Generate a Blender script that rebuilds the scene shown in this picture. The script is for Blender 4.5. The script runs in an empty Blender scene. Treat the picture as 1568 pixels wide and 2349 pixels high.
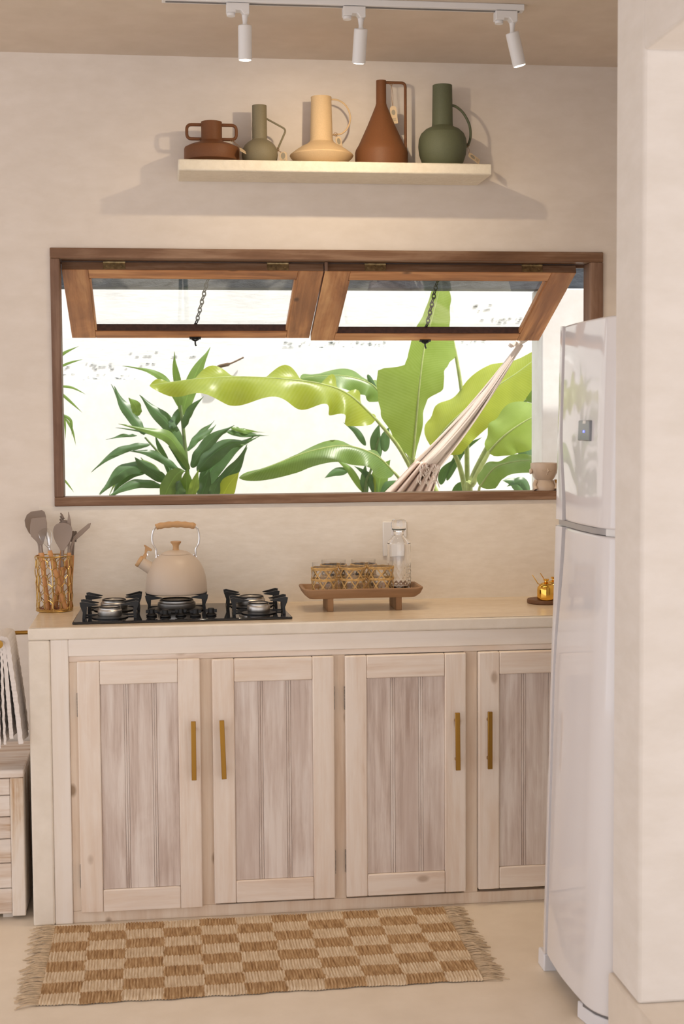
import bpy, math, random
from mathutils import Vector, Matrix
random.seed(7)
S = bpy.context.scene
COL = S.collection
PI = math.pi

# ------------------------------------------------------------------ camera
PITCH, YAW, ROLL = 0.06269, 0.12449, -0.006817
CAM = Vector((0.4059, -4.7463, 1.5000))
FPX, IW, IH = 3263.0, 1568, 2349
_fw = Vector((math.sin(YAW)*math.cos(PITCH), math.cos(YAW)*math.cos(PITCH), -math.sin(PITCH)))
_r0 = Vector((math.cos(YAW), -math.sin(YAW), 0)); _u0 = _r0.cross(_fw)
_rt = _r0*math.cos(ROLL) + _u0*math.sin(ROLL); _up = -_r0*math.sin(ROLL) + _u0*math.cos(ROLL)
cd = bpy.data.cameras.new('camera'); cam = bpy.data.objects.new('camera', cd); COL.objects.link(cam)
m = Matrix((_rt, _up, -_fw)).transposed().to_4x4(); m.translation = CAM
cam.matrix_world = m
cd.sensor_fit = 'VERTICAL'; cd.sensor_height = 36.0; cd.sensor_width = 24.03
cd.lens = FPX/IH*36.0
cd.clip_start = 0.05
cd.dof.use_dof = True; cd.dof.focus_distance = 4.75; cd.dof.aperture_fstop = 5.0
S.camera = cam
def at(u, w, Y):
    """photo direction (u, w) met with the real plane y = Y"""
    d = _fw + _rt*((u-IW/2)/FPX) - _up*((w-IH/2)/FPX)
    return CAM + d*((Y-CAM.y)/d.y)

# ------------------------------------------------------------------ world, sun, exposure
wd = bpy.data.worlds.new('sky'); S.world = wd; wd.use_nodes = True
bg = wd.node_tree.nodes['Background']
bg.inputs[0].default_value = (0.97, 0.96, 1.0, 1); bg.inputs[1].default_value = 1.35
sl = bpy.data.lights.new('sun', 'SUN'); sl.energy = 4.6; sl.angle = 0.02; sl.color = (1, .95, .86)
sun = bpy.data.objects.new('sun', sl); COL.objects.link(sun)
sun.rotation_euler = Vector((-.38, .30, -.87)).to_track_quat('-Z', 'Y').to_euler()
vs = S.view_settings
vs.view_transform = 'Standard'; vs.look = 'None'; vs.gamma = 1; vs.use_curve_mapping = False
vs.exposure = 0.27

# ------------------------------------------------------------------ materials
def nmat(name):
    m = bpy.data.materials.new(name); m.use_nodes = True
    return m, m.node_tree, m.node_tree.nodes['Principled BSDF']
def N(nt, typ, **kw):
    n = nt.nodes.new(typ)
    for k, v in kw.items():
        if k in n.inputs.keys(): n.inputs[k].default_value = v
        else: setattr(n, k, v)
    return n
def c4(c): return (c[0], c[1], c[2], 1)
def ramp(nt, stops, fac):
    r = N(nt, 'ShaderNodeValToRGB'); e = r.color_ramp.elements
    while len(e) < len(stops): e.new(.5)
    for i, (p, c) in enumerate(stops): e[i].position = p; e[i].color = c4(c)
    nt.links.new(fac, r.inputs[0]); return r.outputs[0]
def coords(nt, scale=(1, 1, 1), rnd=True):
    tc = N(nt, 'ShaderNodeTexCoord'); mp = N(nt, 'ShaderNodeMapping'); mp.inputs['Scale'].default_value = scale
    src = tc.outputs['Object']
    if rnd:
        oi = N(nt, 'ShaderNodeObjectInfo'); va = N(nt, 'ShaderNodeVectorMath', operation='MULTIPLY_ADD')
        cb = N(nt, 'ShaderNodeCombineXYZ')
        for i in range(3): nt.links.new(oi.outputs['Random'], cb.inputs[i])
        va.inputs[1].default_value = (7.3, 5.1, 9.7)
        nt.links.new(cb.outputs[0], va.inputs[0]); nt.links.new(src, va.inputs[2]); src = va.outputs[0]
    nt.links.new(src, mp.inputs[0]); return mp.outputs[0]
def noise(nt, vec, scale, detail=4, rough=.55, dist=0):
    n = N(nt, 'ShaderNodeTexNoise', Scale=scale, Detail=detail, Roughness=rough, Distortion=dist)
    nt.links.new(vec, n.inputs['Vector']); return n.outputs['Fac']
def bump(nt, b, h, strength, dist=.01):
    n = N(nt, 'ShaderNodeBump', Strength=strength, Distance=dist)
    nt.links.new(h, n.inputs['Height']); nt.links.new(n.outputs[0], b.inputs['Normal'])
def mixc(nt, fac, a, b_, mode='MIX'):
    n = N(nt, 'ShaderNodeMix', data_type='RGBA', blend_type=mode)
    for i, x in ((0, fac), (6, a), (7, b_)):
        if isinstance(x, (int, float)): n.inputs[i].default_value = x
        elif isinstance(x, tuple): n.inputs[i].default_value = c4(x)
        else: nt.links.new(x, n.inputs[i])
    return n.outputs[2]
def simple(name, col, rough=.5, metal=0, spec=.5, bmp=0, bscale=200, var=.0, vscale=20, **kw):
    m, nt, b = nmat(name)
    b.inputs['Roughness'].default_value = rough; b.inputs['Metallic'].default_value = metal
    b.inputs['Specular IOR Level'].default_value = spec
    v = coords(nt, rnd=False)
    if var:
        f = noise(nt, v, vscale, 4)
        d = tuple(x*(1-var) for x in col); l = tuple(min(1, x*(1+var)) for x in col)
        nt.links.new(ramp(nt, [(.3, d), (.7, l)], f), b.inputs['Base Color'])
    else: b.inputs['Base Color'].default_value = c4(col)
    if bmp: bump(nt, b, noise(nt, v, bscale, 3), bmp, .002)
    for k, x in kw.items(): b.inputs[k.replace('_', ' ')].default_value = x
    return m
def plaster(name, a, b_, scale=1.6, rough=.75, bmp=.25, stretch=(1, 1, 2.2), spec=.3, speck=None):
    m, nt, b = nmat(name)
    v = coords(nt, stretch, rnd=False)
    n1 = noise(nt, v, scale, 6, .62, .6); n2 = noise(nt, v, scale*9, 5, .6)
    c = ramp(nt, [(.30, b_), (.62, a)], n1)
    c2 = ramp(nt, [(.35, (.93, .92, .9)), (.7, (1, 1, 1))], n2)
    c = mixc(nt, 1.0, c, c2, 'MULTIPLY')
    if speck:
        n3 = noise(nt, v, scale*45, 2, .5)
        c = mixc(nt, ramp(nt, [(.70, (0, 0, 0)), (.76, (1, 1, 1))], n3), c, speck)
    nt.links.new(c, b.inputs['Base Color'])
    b.inputs['Roughness'].default_value = rough; b.inputs['Specular IOR Level'].default_value = spec
    bump(nt, b, mixc(nt, .5, n2, noise(nt, v, scale*3, 4)), bmp, .01)
    return m
def wood(name, dark, mid, light, axis=2, fine=60, rough=.6, bmp=.3, lo=.32, hi=.68, knots=None, blotch=None, spec=.3):
    m, nt, b = nmat(name)
    sc = [1.0, 1.0, 1.0]; sc[axis] = .045
    v = coords(nt, tuple(sc)); sb = [1.0, 1.0, 1.0]; sb[axis] = .25; vb = coords(nt, tuple(sb))
    g1 = noise(nt, v, fine, 6, .65, .3); g2 = noise(nt, vb, 9, 5, .6, .8)
    f = N(nt, 'ShaderNodeMath', operation='ADD'); h = N(nt, 'ShaderNodeMath', operation='MULTIPLY')
    h.inputs[1].default_value = .5
    nt.links.new(g1, f.inputs[0]); nt.links.new(g2, f.inputs[1]); nt.links.new(f.outputs[0], h.inputs[0])
    c = ramp(nt, [(lo, dark), ((lo+hi)/2, mid), (hi, light)], h.outputs[0])
    if blotch:
        n3 = noise(nt, vb, 5, 4, .6, .5)
        c = mixc(nt, ramp(nt, [(.52, (0, 0, 0)), (.72, (.8, .8, .8))], n3), c, blotch)
    if knots:
        vo = N(nt, 'ShaderNodeTexVoronoi', Scale=5.0); sk = [1.6, 1.6, 1.6]; sk[axis] = .9
        nt.links.new(coords(nt, tuple(sk)), vo.inputs['Vector'])
        c = mixc(nt, ramp(nt, [(.05, (.9, .9, .9)), (.11, (0, 0, 0))], vo.outputs['Distance']), c, knots)
    nt.links.new(c, b.inputs['Base Color'])
    b.inputs['Roughness'].default_value = rough; b.inputs['Specular IOR Level'].default_value = spec
    bump(nt, b, g1, bmp, .003)
    return m
def glass(name, col=(1, 1, 1), rough=0, ior=1.45):
    m, nt, b = nmat(name)
    b.inputs['Base Color'].default_value = c4(col); b.inputs['Transmission Weight'].default_value = 1
    b.inputs['Roughness'].default_value = rough; b.inputs['IOR'].default_value = ior
    return m
def pane_glass(name):
    m, nt, b = nmat(name); out = nt.nodes['Material Output']; nt.nodes.remove(b)
    lw = N(nt, 'ShaderNodeLayerWeight', Blend=.5); pw = N(nt, 'ShaderNodeMath', operation='POWER'); pw.inputs[1].default_value = 5
    fr = N(nt, 'ShaderNodeMath', operation='MULTIPLY_ADD'); fr.inputs[1].default_value = .9; fr.inputs[2].default_value = .03
    nt.links.new(lw.outputs['Facing'], pw.inputs[0]); nt.links.new(pw.outputs[0], fr.inputs[0])
    t = N(nt, 'ShaderNodeBsdfTransparent'); t.inputs[0].default_value = (.985, .985, .985, 1)
    g = N(nt, 'ShaderNodeBsdfGlossy', Roughness=.02); mx = N(nt, 'ShaderNodeMixShader')
    nt.links.new(fr.outputs[0], mx.inputs[0]); nt.links.new(t.outputs[0], mx.inputs[1]); nt.links.new(g.outputs[0], mx.inputs[2])
    nt.links.new(mx.outputs[0], out.inputs[0]); return m
def leafm(name, a, b_, trans=.45, tcol=None, rough=.35):
    m, nt, b = nmat(name); out = nt.nodes['Material Output']
    uv = N(nt, 'ShaderNodeUVMap'); sp = N(nt, 'ShaderNodeSeparateXYZ'); nt.links.new(uv.outputs[0], sp.inputs[0])
    ab = N(nt, 'ShaderNodeMath', operation='ABSOLUTE'); nt.links.new(sp.outputs[1], ab.inputs[0])
    # side veins: stripes along the blade that sweep out towards the tip
    ml = N(nt, 'ShaderNodeMath', operation='MULTIPLY_ADD'); ml.inputs[1].default_value = -.06
    nt.links.new(ab.outputs[0], ml.inputs[0]); nt.links.new(sp.outputs[0], ml.inputs[2])
    s1 = N(nt, 'ShaderNodeMath', operation='MULTIPLY'); s1.inputs[1].default_value = 420; nt.links.new(ml.outputs[0], s1.inputs[0])
    s2 = N(nt, 'ShaderNodeMath', operation='SINE'); nt.links.new(s1.outputs[0], s2.inputs[0])
    n1 = noise(nt, coords(nt, rnd=True), 14, 4)
    c = ramp(nt, [(.3, a), (.7, b_)], n1)
    vm = N(nt, 'ShaderNodeMath', operation='MULTIPLY_ADD'); vm.inputs[1].default_value = .03; vm.inputs[2].default_value = .05
    nt.links.new(s2.outputs[0], vm.inputs[0])
    c = mixc(nt, vm.outputs[0], c, (.75, .85, .45))
    rib = ramp(nt, [(.0, (1, 1, 1)), (.05, (0, 0, 0))], ab.outputs[0])
    c = mixc(nt, rib, c, tuple(min(1, x*1.9) for x in b_))
    nt.links.new(c, b.inputs['Base Color']); b.inputs['Roughness'].default_value = rough
    bump(nt, b, s2.outputs[0], .06, .001)
    tr = N(nt, 'ShaderNodeBsdfTranslucent'); mx = N(nt, 'ShaderNodeMixShader'); mx.inputs[0].default_value = trans
    if tcol: nt.links.new(mixc(nt, .8, c, tcol), tr.inputs[0])
    else: nt.links.new(c, tr.inputs[0])
    nt.links.new(b.outputs[0], mx.inputs[1]); nt.links.new(tr.outputs[0], mx.inputs[2]); nt.links.new(mx.outputs[0], out.inputs[0])
    return m
def emit(name, col, st):
    m, nt, b = nmat(name); b.inputs['Emission Color'].default_value = c4(col); b.inputs['Emission Strength'].default_value = st
    b.inputs['Base Color'].default_value = c4(col); return m

M = {}
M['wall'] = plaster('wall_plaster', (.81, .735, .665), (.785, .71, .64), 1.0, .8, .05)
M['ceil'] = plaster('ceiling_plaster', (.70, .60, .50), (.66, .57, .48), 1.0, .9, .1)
M['pillar'] = plaster('pillar_plaster', (.84, .79, .745), (.82, .77, .725), .8, .8, .04)
M['splash'] = plaster('polished_plaster', (.87, .81, .73), (.80, .725, .63), 2.0, .40, .10, (1, 1, 3.0), .4)
M['counter'] = plaster('counter_plaster', (.86, .79, .70), (.80, .72, .62), 2.2, .45, .2, (1, 1, 1), .4)
M['top'] = plaster('counter_top_plaster', (.76, .63, .48), (.70, .57, .43), 3.0, .25, .1, (1, 3, 1), .5)
M['shelf'] = plaster('shelf_plaster', (.86, .79, .66), (.80, .73, .60), 6, .75, .5, (1, 1, 1))
M['floor'] = plaster('floor_cement', (.87, .77, .645), (.82, .71, .58), .9, .45, .05, (1, 1, 1), .35, (.82, .70, .56))
M['step'] = plaster('step_cement', (.83, .75, .66), (.80, .71, .61), 1.2, .6, .06, (1, 1, 1))
M['garden_wall'] = plaster('garden_limewash', (.88, .88, .87), (.83, .84, .84), 1.5, .9, .15, (1, 1, 1))
M['rough_wall'] = plaster('old_masonry', (.86, .88, .88), (.80, .83, .84), 5, .95, .30, (.4, 1, 1.8), .2, (.42, .48, .48))
M['paving'] = plaster('garden_paving', (.62, .58, .50), (.50, .47, .40), 2, .9, .3, (1, 1, 1))
M['eave'] = plaster('eave_concrete', (.10, .115, .14), (.035, .04, .05), 26, .9, .5, (.4, 1, 2))
M['frame_wood'] = wood('painted_brown_wood', (.115, .055, .028), (.205, .11, .062), (.38, .25, .165), 0, 50, .5, .35)
M['frame_wood_v'] = wood('painted_brown_wood_upright', (.115, .056, .034), (.20, .112, .072), (.34, .22, .155), 2, 50, .5, .35)
M['sash'] = wood('oiled_hardwood', (.22, .075, .022), (.50, .21, .072), (.74, .40, .17), 0, 34, .45, .25, .36, .64, knots=(.10, .035, .012))
M['sash_v'] = wood('oiled_hardwood_stile', (.20, .07, .022), (.48, .205, .072), (.70, .38, .165), 1, 30, .45, .25, .36, .64, blotch=(.30, .12, .045), knots=(.10, .035, .012))
M['sash_shade'] = simple('shaded_rebate_wood', (.075, .03, .018), .5, var=.3, vscale=60)  # shade inside the sash rebate, painted in as a darker wood colour
M['ww_frame'] = wood('whitewashed_frame_wood', (.62, .45, .335), (.79, .66, .555), (.86, .765, .68), 2, 50, .6, .2, .28, .56, knots=(.50, .38, .29), blotch=(.76, .60, .46))
M['ww_rail'] = wood('whitewashed_rail_wood', (.62, .45, .335), (.79, .66, .555), (.86, .765, .68), 0, 50, .6, .2, .28, .56, knots=(.50, .38, .29), blotch=(.76, .60, .46))
M['ww_face'] = wood('whitewashed_face_frame', (.62, .46, .33), (.74, .59, .46), (.81, .69, .57), 2, 45, .6, .2, .28, .6, knots=(.32, .22, .14))
M['ww_panel'] = wood('whitewashed_panel_wood', (.43, .32, .265), (.655, .55, .49), (.80, .72, .665), 2, 70, .6, .25, .33, .60, blotch=(.57, .455, .40))
M['ww_trim'] = wood('whitewashed_trim', (.74, .63, .53), (.83, .74, .65), (.87, .80, .73), 2, 35, .6, .15, .2, .55)
M['chest'] = wood('distressed_chest_wood', (.44, .26, .13), (.70, .575, .475), (.82, .74, .67), 0, 35, .6, .3, .38, .56, blotch=(.52, .44, .40))
M['chest_v'] = wood('distressed_chest_post', (.50, .30, .15), (.74, .62, .50), (.83, .75, .67), 2, 35, .6, .3, .37, .54)
M['brass'] = simple('brushed_brass', (.38, .21, .045), .38, 1)
M['gold'] = simple('polished_gold', (.83, .50, .10), .12, 1)
M['goldwire'] = simple('gold_wire', (.55, .36, .12), .3, 1)
M['old_hinge'] = simple('painted_hinge', (.30, .26, .22), .6, .2, var=.6, vscale=150)
M['hinge'] = simple('old_brass_hinge', (.42, .33, .18), .45, .9, var=.35, vscale=80)
M['iron'] = simple('dark_iron', (.05, .05, .05), .5, .8)
M['black_glass'] = simple('black_glass', (.006, .006, .007), .06, 0, .6)
M['black_enamel'] = simple('black_enamel', (.008, .0075, .0075), .35, 0, .35)
M['burner'] = simple('burner_alloy', (.55, .53, .50), .38, 1)
M['kettle'] = simple('beige_enamel', (.56, .455, .36), .42, 0, .4)
M['steel'] = simple('steel', (.70, .68, .66), .18, 1)
M['oak'] = wood('light_oak', (.36, .19, .08), (.52, .31, .15), (.62, .40, .21), 0, 30, .5, .2)
M['tray'] = wood('tray_wood', (.20, .105, .05), (.33, .19, .10), (.43, .27, .155), 0, 34, .55, .25)
M['handle_wood'] = wood('beech_handle', (.42, .19, .07), (.60, .30, .12), (.68, .37, .17), 2, 30, .55, .15)
M['silicone'] = simple('taupe_silicone', (.31, .245, .205), .55, 0, .35)
M['silicone_dark'] = simple('dark_taupe_silicone', (.22, .17, .14), .55, 0, .35)
M['base_red'] = simple('reddish_base', (.25, .07, .03), .5)
M['clear_plastic'] = glass('clear_plastic', (.92, .92, .92), .08, 1.3)
M['glass'] = glass('clear_glass')
M['pane'] = pane_glass('window_glass')
M['tumbler'] = pane_glass('thin_tumbler_glass')
M['rattan'] = simple('rattan', (.56, .35, .135), .6, 0, .3, .3, 300, .2, 90)
M['rubber'] = simple('dark_seal', (.03, .04, .03), .5)
M['white_plastic'] = simple('white_plastic', (.80, .78, .76), .4)
M['lamp_white'] = simple('lamp_white', (.78, .77, .77), .45)
M['fridge'] = simple('white_gloss_enamel', (.79, .765, .775), .06, 0, .75)
M['fridge_body'] = simple('white_fridge_side', (.78, .77, .80), .4)
M['fridge_grey'] = simple('grey_fridge_trim', (.16, .155, .16), .4)
M['fridge_mid'] = simple('silver_fridge_trim', (.45, .44, .45), .3, .5)
M['disp'] = simple('display_glass', (.22, .23, .25), .15)
M['led'] = emit('blue_led', (.10, .12, 1.0), 4)
M['j_brown'] = simple('rust_brown_matte', (.165, .064, .024), .55, 0, .3, .12, 900, .08, 300)
M['j_olive'] = simple('olive_matte', (.21, .178, .11), .6, 0, .3, .12, 900, .06, 300)
M['j_cream'] = simple('sand_matte', (.63, .45, .255), .6, 0, .3, .12, 900, .05, 300)
M['j_green'] = simple('moss_green_matte', (.108, .118, .068), .6, 0, .3, .12, 900, .06, 300)
M['tag'] = simple('kraft_paper', (.62, .47, .30), .8)
M['tag_print'] = simple('tag_print', (.30, .26, .19), .8)
M['string'] = simple('jute_string', (.30, .17, .08), .9)
M['stoneware'] = simple('beige_stoneware', (.55, .43, .33), .3, 0, .5)
M['towel'] = simple('waffle_towel', (.78, .72, .68), .95, 0, .1)
def waffle():
    m, nt, b = nmat('waffle_towel'); b.inputs['Base Color'].default_value = (.78, .72, .68, 1); b.inputs['Roughness'].default_value = .95
    b.inputs['Specular IOR Level'].default_value = .1
    sp = N(nt, 'ShaderNodeSeparateXYZ'); nt.links.new(coords(nt, rnd=False), sp.inputs[0]); o = []
    for i in (1, 2):
        a = N(nt, 'ShaderNodeMath', operation='MULTIPLY'); a.inputs[1].default_value = 2*PI/.011; s_ = N(nt, 'ShaderNodeMath', operation='SINE')
        nt.links.new(sp.outputs[i], a.inputs[0]); nt.links.new(a.outputs[0], s_.inputs[0]); o.append(s_.outputs[0])
    mx = N(nt, 'ShaderNodeMath', operation='MAXIMUM'); nt.links.new(o[0], mx.inputs[0]); nt.links.new(o[1], mx.inputs[1])
    bump(nt, b, mx.outputs[0], .35, .002); return m
M['towel'] = waffle()
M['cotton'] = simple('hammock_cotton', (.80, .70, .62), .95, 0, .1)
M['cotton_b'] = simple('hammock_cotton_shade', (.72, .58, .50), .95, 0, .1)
M['dirt'] = simple('dark_moss', (.045, .06, .06), .95)
M['twig'] = simple('dry_twig', (.12, .08, .05), .9)
M['l_dark'] = leafm('dark_green_leaf', (.022, .065, .028), (.055, .125, .05), .22, (.16, .30, .05))
M['l_mid'] = leafm('green_leaf', (.07, .15, .03), (.13, .23, .055), .35, (.30, .42, .06))
M['l_ban'] = leafm('banana_leaf', (.15, .25, .045), (.22, .33, .08), .45, (.42, .52, .06))
M['l_lit'] = leafm('sunlit_yellow_leaf', (.20, .27, .035), (.29, .36, .05), .5, (.55, .58, .05))  # yellow of sun-struck blades put into the leaf colour
M['stalk'] = simple('pale_green_stalk', (.34, .40, .14), .45, var=.2, vscale=30)
M['stem'] = simple('green_stem', (.12, .17, .06), .6, var=.2, vscale=40)

# rug: woven checks
def rug_mat():
    m, nt, b = nmat('jute_cotton_checks')
    v = coords(nt, (1, 1, 1), rnd=False)
    nd = N(nt, 'ShaderNodeTexNoise', Scale=22.0, Detail=2.0); nt.links.new(v, nd.inputs['Vector'])
    sub = N(nt, 'ShaderNodeVectorMath', operation='MULTIPLY_ADD'); sub.inputs[1].default_value = (.026, .014, 0)
    nt.links.new(nd.outputs['Color'], sub.inputs[0]); nt.links.new(v, sub.inputs[2])
    mp = N(nt, 'ShaderNodeMapping'); mp.inputs['Scale'].default_value = (1/.1075, 1/.0745, 0); mp.inputs['Location'].default_value = (21.35, 19.97, .5)
    nt.links.new(sub.outputs[0], mp.inputs[0])
    ck = N(nt, 'ShaderNodeTexChecker', Scale=1.0); nt.links.new(mp.outputs[0], ck.inputs[0])
    ck.inputs[1].default_value = (1, 1, 1, 1); ck.inputs[2].default_value = (0, 0, 0, 1)
    vs_ = coords(nt, (1, .12, 1), rnd=False); n1 = noise(nt, vs_, 130, 4, .6); n2 = noise(nt, v, 260, 3)
    dk = ramp(nt, [(.32, (.30, .175, .085)), (.5, (.48, .31, .165)), (.68, (.64, .46, .28))], n1)
    lt = ramp(nt, [(.30, (.54, .40, .26)), (.5, (.71, .57, .41)), (.70, (.82, .70, .54))], n1)
    c = mixc(nt, ck.outputs['Fac'], lt, dk)
    c = mixc(nt, ramp(nt, [(.27, (.7, .7, .7)), (.36, (0, 0, 0))], n2), c, (.26, .15, .07))
    nt.links.new(c, b.inputs['Base Color']); b.inputs['Roughness'].default_value = .95; b.inputs['Specular IOR Level'].default_value = .1
    bump(nt, b, n2, .5, .002); return m
M['rug'] = rug_mat()
M['fringe'] = simple('cotton_fringe', (.58, .45, .31), .95, 0, .1, var=.2, vscale=60)

# ------------------------------------------------------------------ geometry helpers
class MB:
    def __init__(s): s.v = []; s.f = []
    def add(s, vs_, fs):
        o = len(s.v); s.v += [tuple(x) for x in vs_]; s.f += [tuple(i+o for i in f) for f in fs]; return s
    def box(s, x0, x1, y0, y1, z0, z1):
        return s.add([(x0,y0,z0),(x1,y0,z0),(x1,y1,z0),(x0,y1,z0),(x0,y0,z1),(x1,y0,z1),(x1,y1,z1),(x0,y1,z1)],
            [(0,3,2,1),(4,5,6,7),(0,1,5,4),(1,2,6,5),(2,3,7,6),(3,0,4,7)])
    def mbox(s, mat, x0, x1, y0, y1, z0, z1):
        t = MB().box(x0,x1,y0,y1,z0,z1); return s.add([mat @ Vector(p) for p in t.v], t.f)
    def tube(s, pts, r, n=8, closed=False, flat=None):
        pts = [Vector(p) for p in pts]; k = len(pts); rs = r if isinstance(r, (list, tuple)) else [r]*k
        prev = None; rings = []
        for i, p in enumerate(pts):
            a = pts[i-1] if (i or closed) else p; b = pts[(i+1) % k] if (i < k-1 or closed) else p
            t = (b-a).normalized() if (b-a).length > 1e-9 else Vector((0, 0, 1))
            if prev is None:
                up = Vector((0, 0, 1)) if abs(t.z) < .9 else Vector((0, 1, 0)); e = t.cross(up).normalized()
            else:
                e = prev - t*prev.dot(t)
                e = e.normalized() if e.length > 1e-6 else t.orthogonal().normalized()
            prev = e; g = t.cross(e)
            f2 = flat if flat else 1.0
            rings.append([p + (e*math.cos(2*PI*j/n) + g*math.sin(2*PI*j/n)*f2)*rs[i] for j in range(n)])
        vs_ = [q for R_ in rings for q in R_]; fs = []
        for i in range(k if closed else k-1):
            for j in range(n):
                a, b = i*n+j, i*n+(j+1) % n; c, d = ((i+1) % k)*n+(j+1) % n, ((i+1) % k)*n+j
                fs.append((a, b, c, d))
        if not closed: fs += [tuple(reversed(range(n))), tuple(range((k-1)*n, k*n))]
        return s.add(vs_, fs)
    def lathe(s, prof, n=48, c=(0, 0, 0), mat=None, rfun=None):
        vs_ = []; fs = []; k = len(prof)
        for i, (r, z) in enumerate(prof):
            for j in range(n):
                a = 2*PI*j/n; rr = max(r, 1e-5)
                if rfun: rr = rfun(rr, a, z, i)
                p = Vector((rr*math.cos(a), rr*math.sin(a), z))
                if mat: p = mat @ p
                vs_.append(p + Vector(c))
        for i in range(k-1):
            for j in range(n): fs.append((i*n+j, i*n+(j+1) % n, (i+1)*n+(j+1) % n, (i+1)*n+j))
        if prof[0][0] > 1e-4 and prof[0] != prof[-1]: fs.append(tuple(reversed(range(n))))
        if prof[-1][0] > 1e-4 and prof[0] != prof[-1]: fs.append(tuple(range((k-1)*n, k*n)))
        return s.add(vs_, fs)
    def prism(s, poly, a0, a1, axis=2):
        n = len(poly)
        def P(p, a): return {2: (p[0], p[1], a), 1: (p[0], a, p[1]), 0: (a, p[0], p[1])}[axis]
        vs_ = [P(p, a0) for p in poly] + [P(p, a1) for p in poly]
        fs = [tuple(reversed(range(n))), tuple(range(n, 2*n))] + [(i, (i+1) % n, n+(i+1) % n, n+i) for i in range(n)]
        return s.add(vs_, fs)
    def build(s, name, mat, parent=None, bevel=0, seg=2, sharp=.7, smooth=True, loc=None, fix=True, uv=None):
        me = bpy.data.meshes.new(name); me.from_pydata(s.v, [], s.f)
        if fix:
            import bmesh
            b = bmesh.new(); b.from_mesh(me); bmesh.ops.recalc_face_normals(b, faces=b.faces); b.to_mesh(me); b.free()
        me.materials.append(M[mat] if isinstance(mat, str) else mat)
        if smooth:
            me.polygons.foreach_set('use_smooth', [True]*len(me.polygons)); me.set_sharp_from_angle(angle=sharp)
        o = bpy.data.objects.new(name, me); COL.objects.link(o)
        if parent: o.parent = parent
        if loc is not None: o.location = loc
        if bevel:
            bv = o.modifiers.new('bevel', 'BEVEL'); bv.width = bevel; bv.segments = seg; bv.limit_method = 'ANGLE'; bv.angle_limit = .7
        return o
def tag(o, label, cat=None, group=None, kind=None):
    o['label'] = label
    if cat: o['category'] = cat
    if group: o['group'] = group
    if kind: o['kind'] = kind
    return o
def thing(name, label, cat, loc=(0, 0, 0), rz=0, group=None, kind=None):
    o = bpy.data.objects.new(name, None); COL.objects.link(o); o.location = loc; o.rotation_euler = (0, 0, rz); o.empty_display_size = .05
    return tag(o, label, cat, group, kind)
def dup(root, loc=None, label=None, group=None, rz=None):
    r = root.copy(); COL.objects.link(r)
    if loc is not None: r.location = loc
    if rz is not None: r.rotation_euler = (0, 0, rz)
    if label: r['label'] = label
    if group: r['group'] = group
    for ch in list(root.children):
        c = ch.copy(); COL.objects.link(c); c.parent = r
        for g in list(ch.children):
            d = g.copy(); COL.objects.link(d); d.parent = c
    return r
def spline(pts, n=8):
    pts = [Vector(p) for p in pts]; out = []
    for i in range(len(pts)-1):
        p0 = pts[max(0, i-1)]; p1 = pts[i]; p2 = pts[i+1]; p3 = pts[min(len(pts)-1, i+2)]
        for k in range(n):
            t = k/n
            out.append(.5*((2*p1) + (p2-p0)*t + (2*p0-5*p1+4*p2-p3)*t*t + (3*p1-p0-3*p2+p3)*t**3))
    out.append(pts[-1]); return out
def rounded(path, r, n=5):
    """polyline with filleted corners"""
    path = [Vector(p) for p in path]; out = [path[0]]
    for i in range(1, len(path)-1):
        a, b, c = path[i-1], path[i], path[i+1]; d1 = (a-b); d2 = (c-b)
        q = min(r, d1.length*.45, d2.length*.45); s_ = b+d1.normalized()*q; e = b+d2.normalized()*q
        for k in range(n+1):
            t = k/n; out.append(s_*(1-t)**2 + b*2*t*(1-t) + e*t*t)
    out.append(path[-1]); return out
def struct(o, label, cat): return tag(o, label, cat, kind='structure')

# ------------------------------------------------------------------ room shell
ZC = 2.695
WX0, WX1, WZ0, WZ1 = .05, 1.90, 1.232, 2.073
def wall_with_hole(name, x0, x1, y0, y1, z0, z1, hx0, hx1, hz0, hz1, mat):
    b = MB(); xs = [x0, hx0, hx1, x1]; zs = [z0, hz0, hz1, z1]; V = []; F = []
    for y in (y0, y1):
        for z in zs:
            for x in xs: V.append((x, y, z))
    for s_ in (0, 16):
        for i in range(3):
            for j in range(3):
                if (i, j) == (1, 1): continue
                q = (s_+j*4+i, s_+j*4+i+1, s_+j*4+i+5, s_+j*4+i+4); F.append(q)
    for a, c in ((5, 6), (6, 10), (10, 9), (9, 5), (0, 1), (1, 2), (2, 3), (3, 7), (7, 11), (11, 15), (15, 14), (14, 13), (13, 12), (12, 8), (8, 4), (4, 0)):
        F.append((a, c, c+16, a+16))
    b.add(V, F); return b.build(name, mat, smooth=False)
struct(wall_with_hole('wall_back', -3.2, 2.3, 0, .12, 0, ZC, WX0, WX1, WZ0, WZ1, 'wall'), 'warm off-white plaster kitchen wall around the wooden window', 'wall')
struct(MB().box(-3.2, 4.2, -8, .12, -.1, 0).build('floor', 'floor', smooth=False), 'smooth beige cement floor under the rug and cabinet', 'floor')
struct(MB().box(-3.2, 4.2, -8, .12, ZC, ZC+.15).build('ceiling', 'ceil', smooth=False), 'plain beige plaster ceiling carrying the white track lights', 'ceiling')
struct(MB().box(0.0, 2.12, -.004, 0, .9, WZ0).build('wall_splashback', 'splash', smooth=False), 'polished cream plaster splashback between counter and window', 'wall')
struct(MB().box(1.460, 4.2, -1.69, -1.498, .172, ZC).build('wall_right', 'pillar', bevel=.008), 'pale plaster wall end standing on the step beside the refrigerator', 'wall')
struct(MB().box(1.460, 4.2, -8, -1.69, 2.308, ZC).build('trim_1', 'pillar', bevel=.006), 'plaster lintel over the opening at the raised floor', 'beam')
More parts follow.
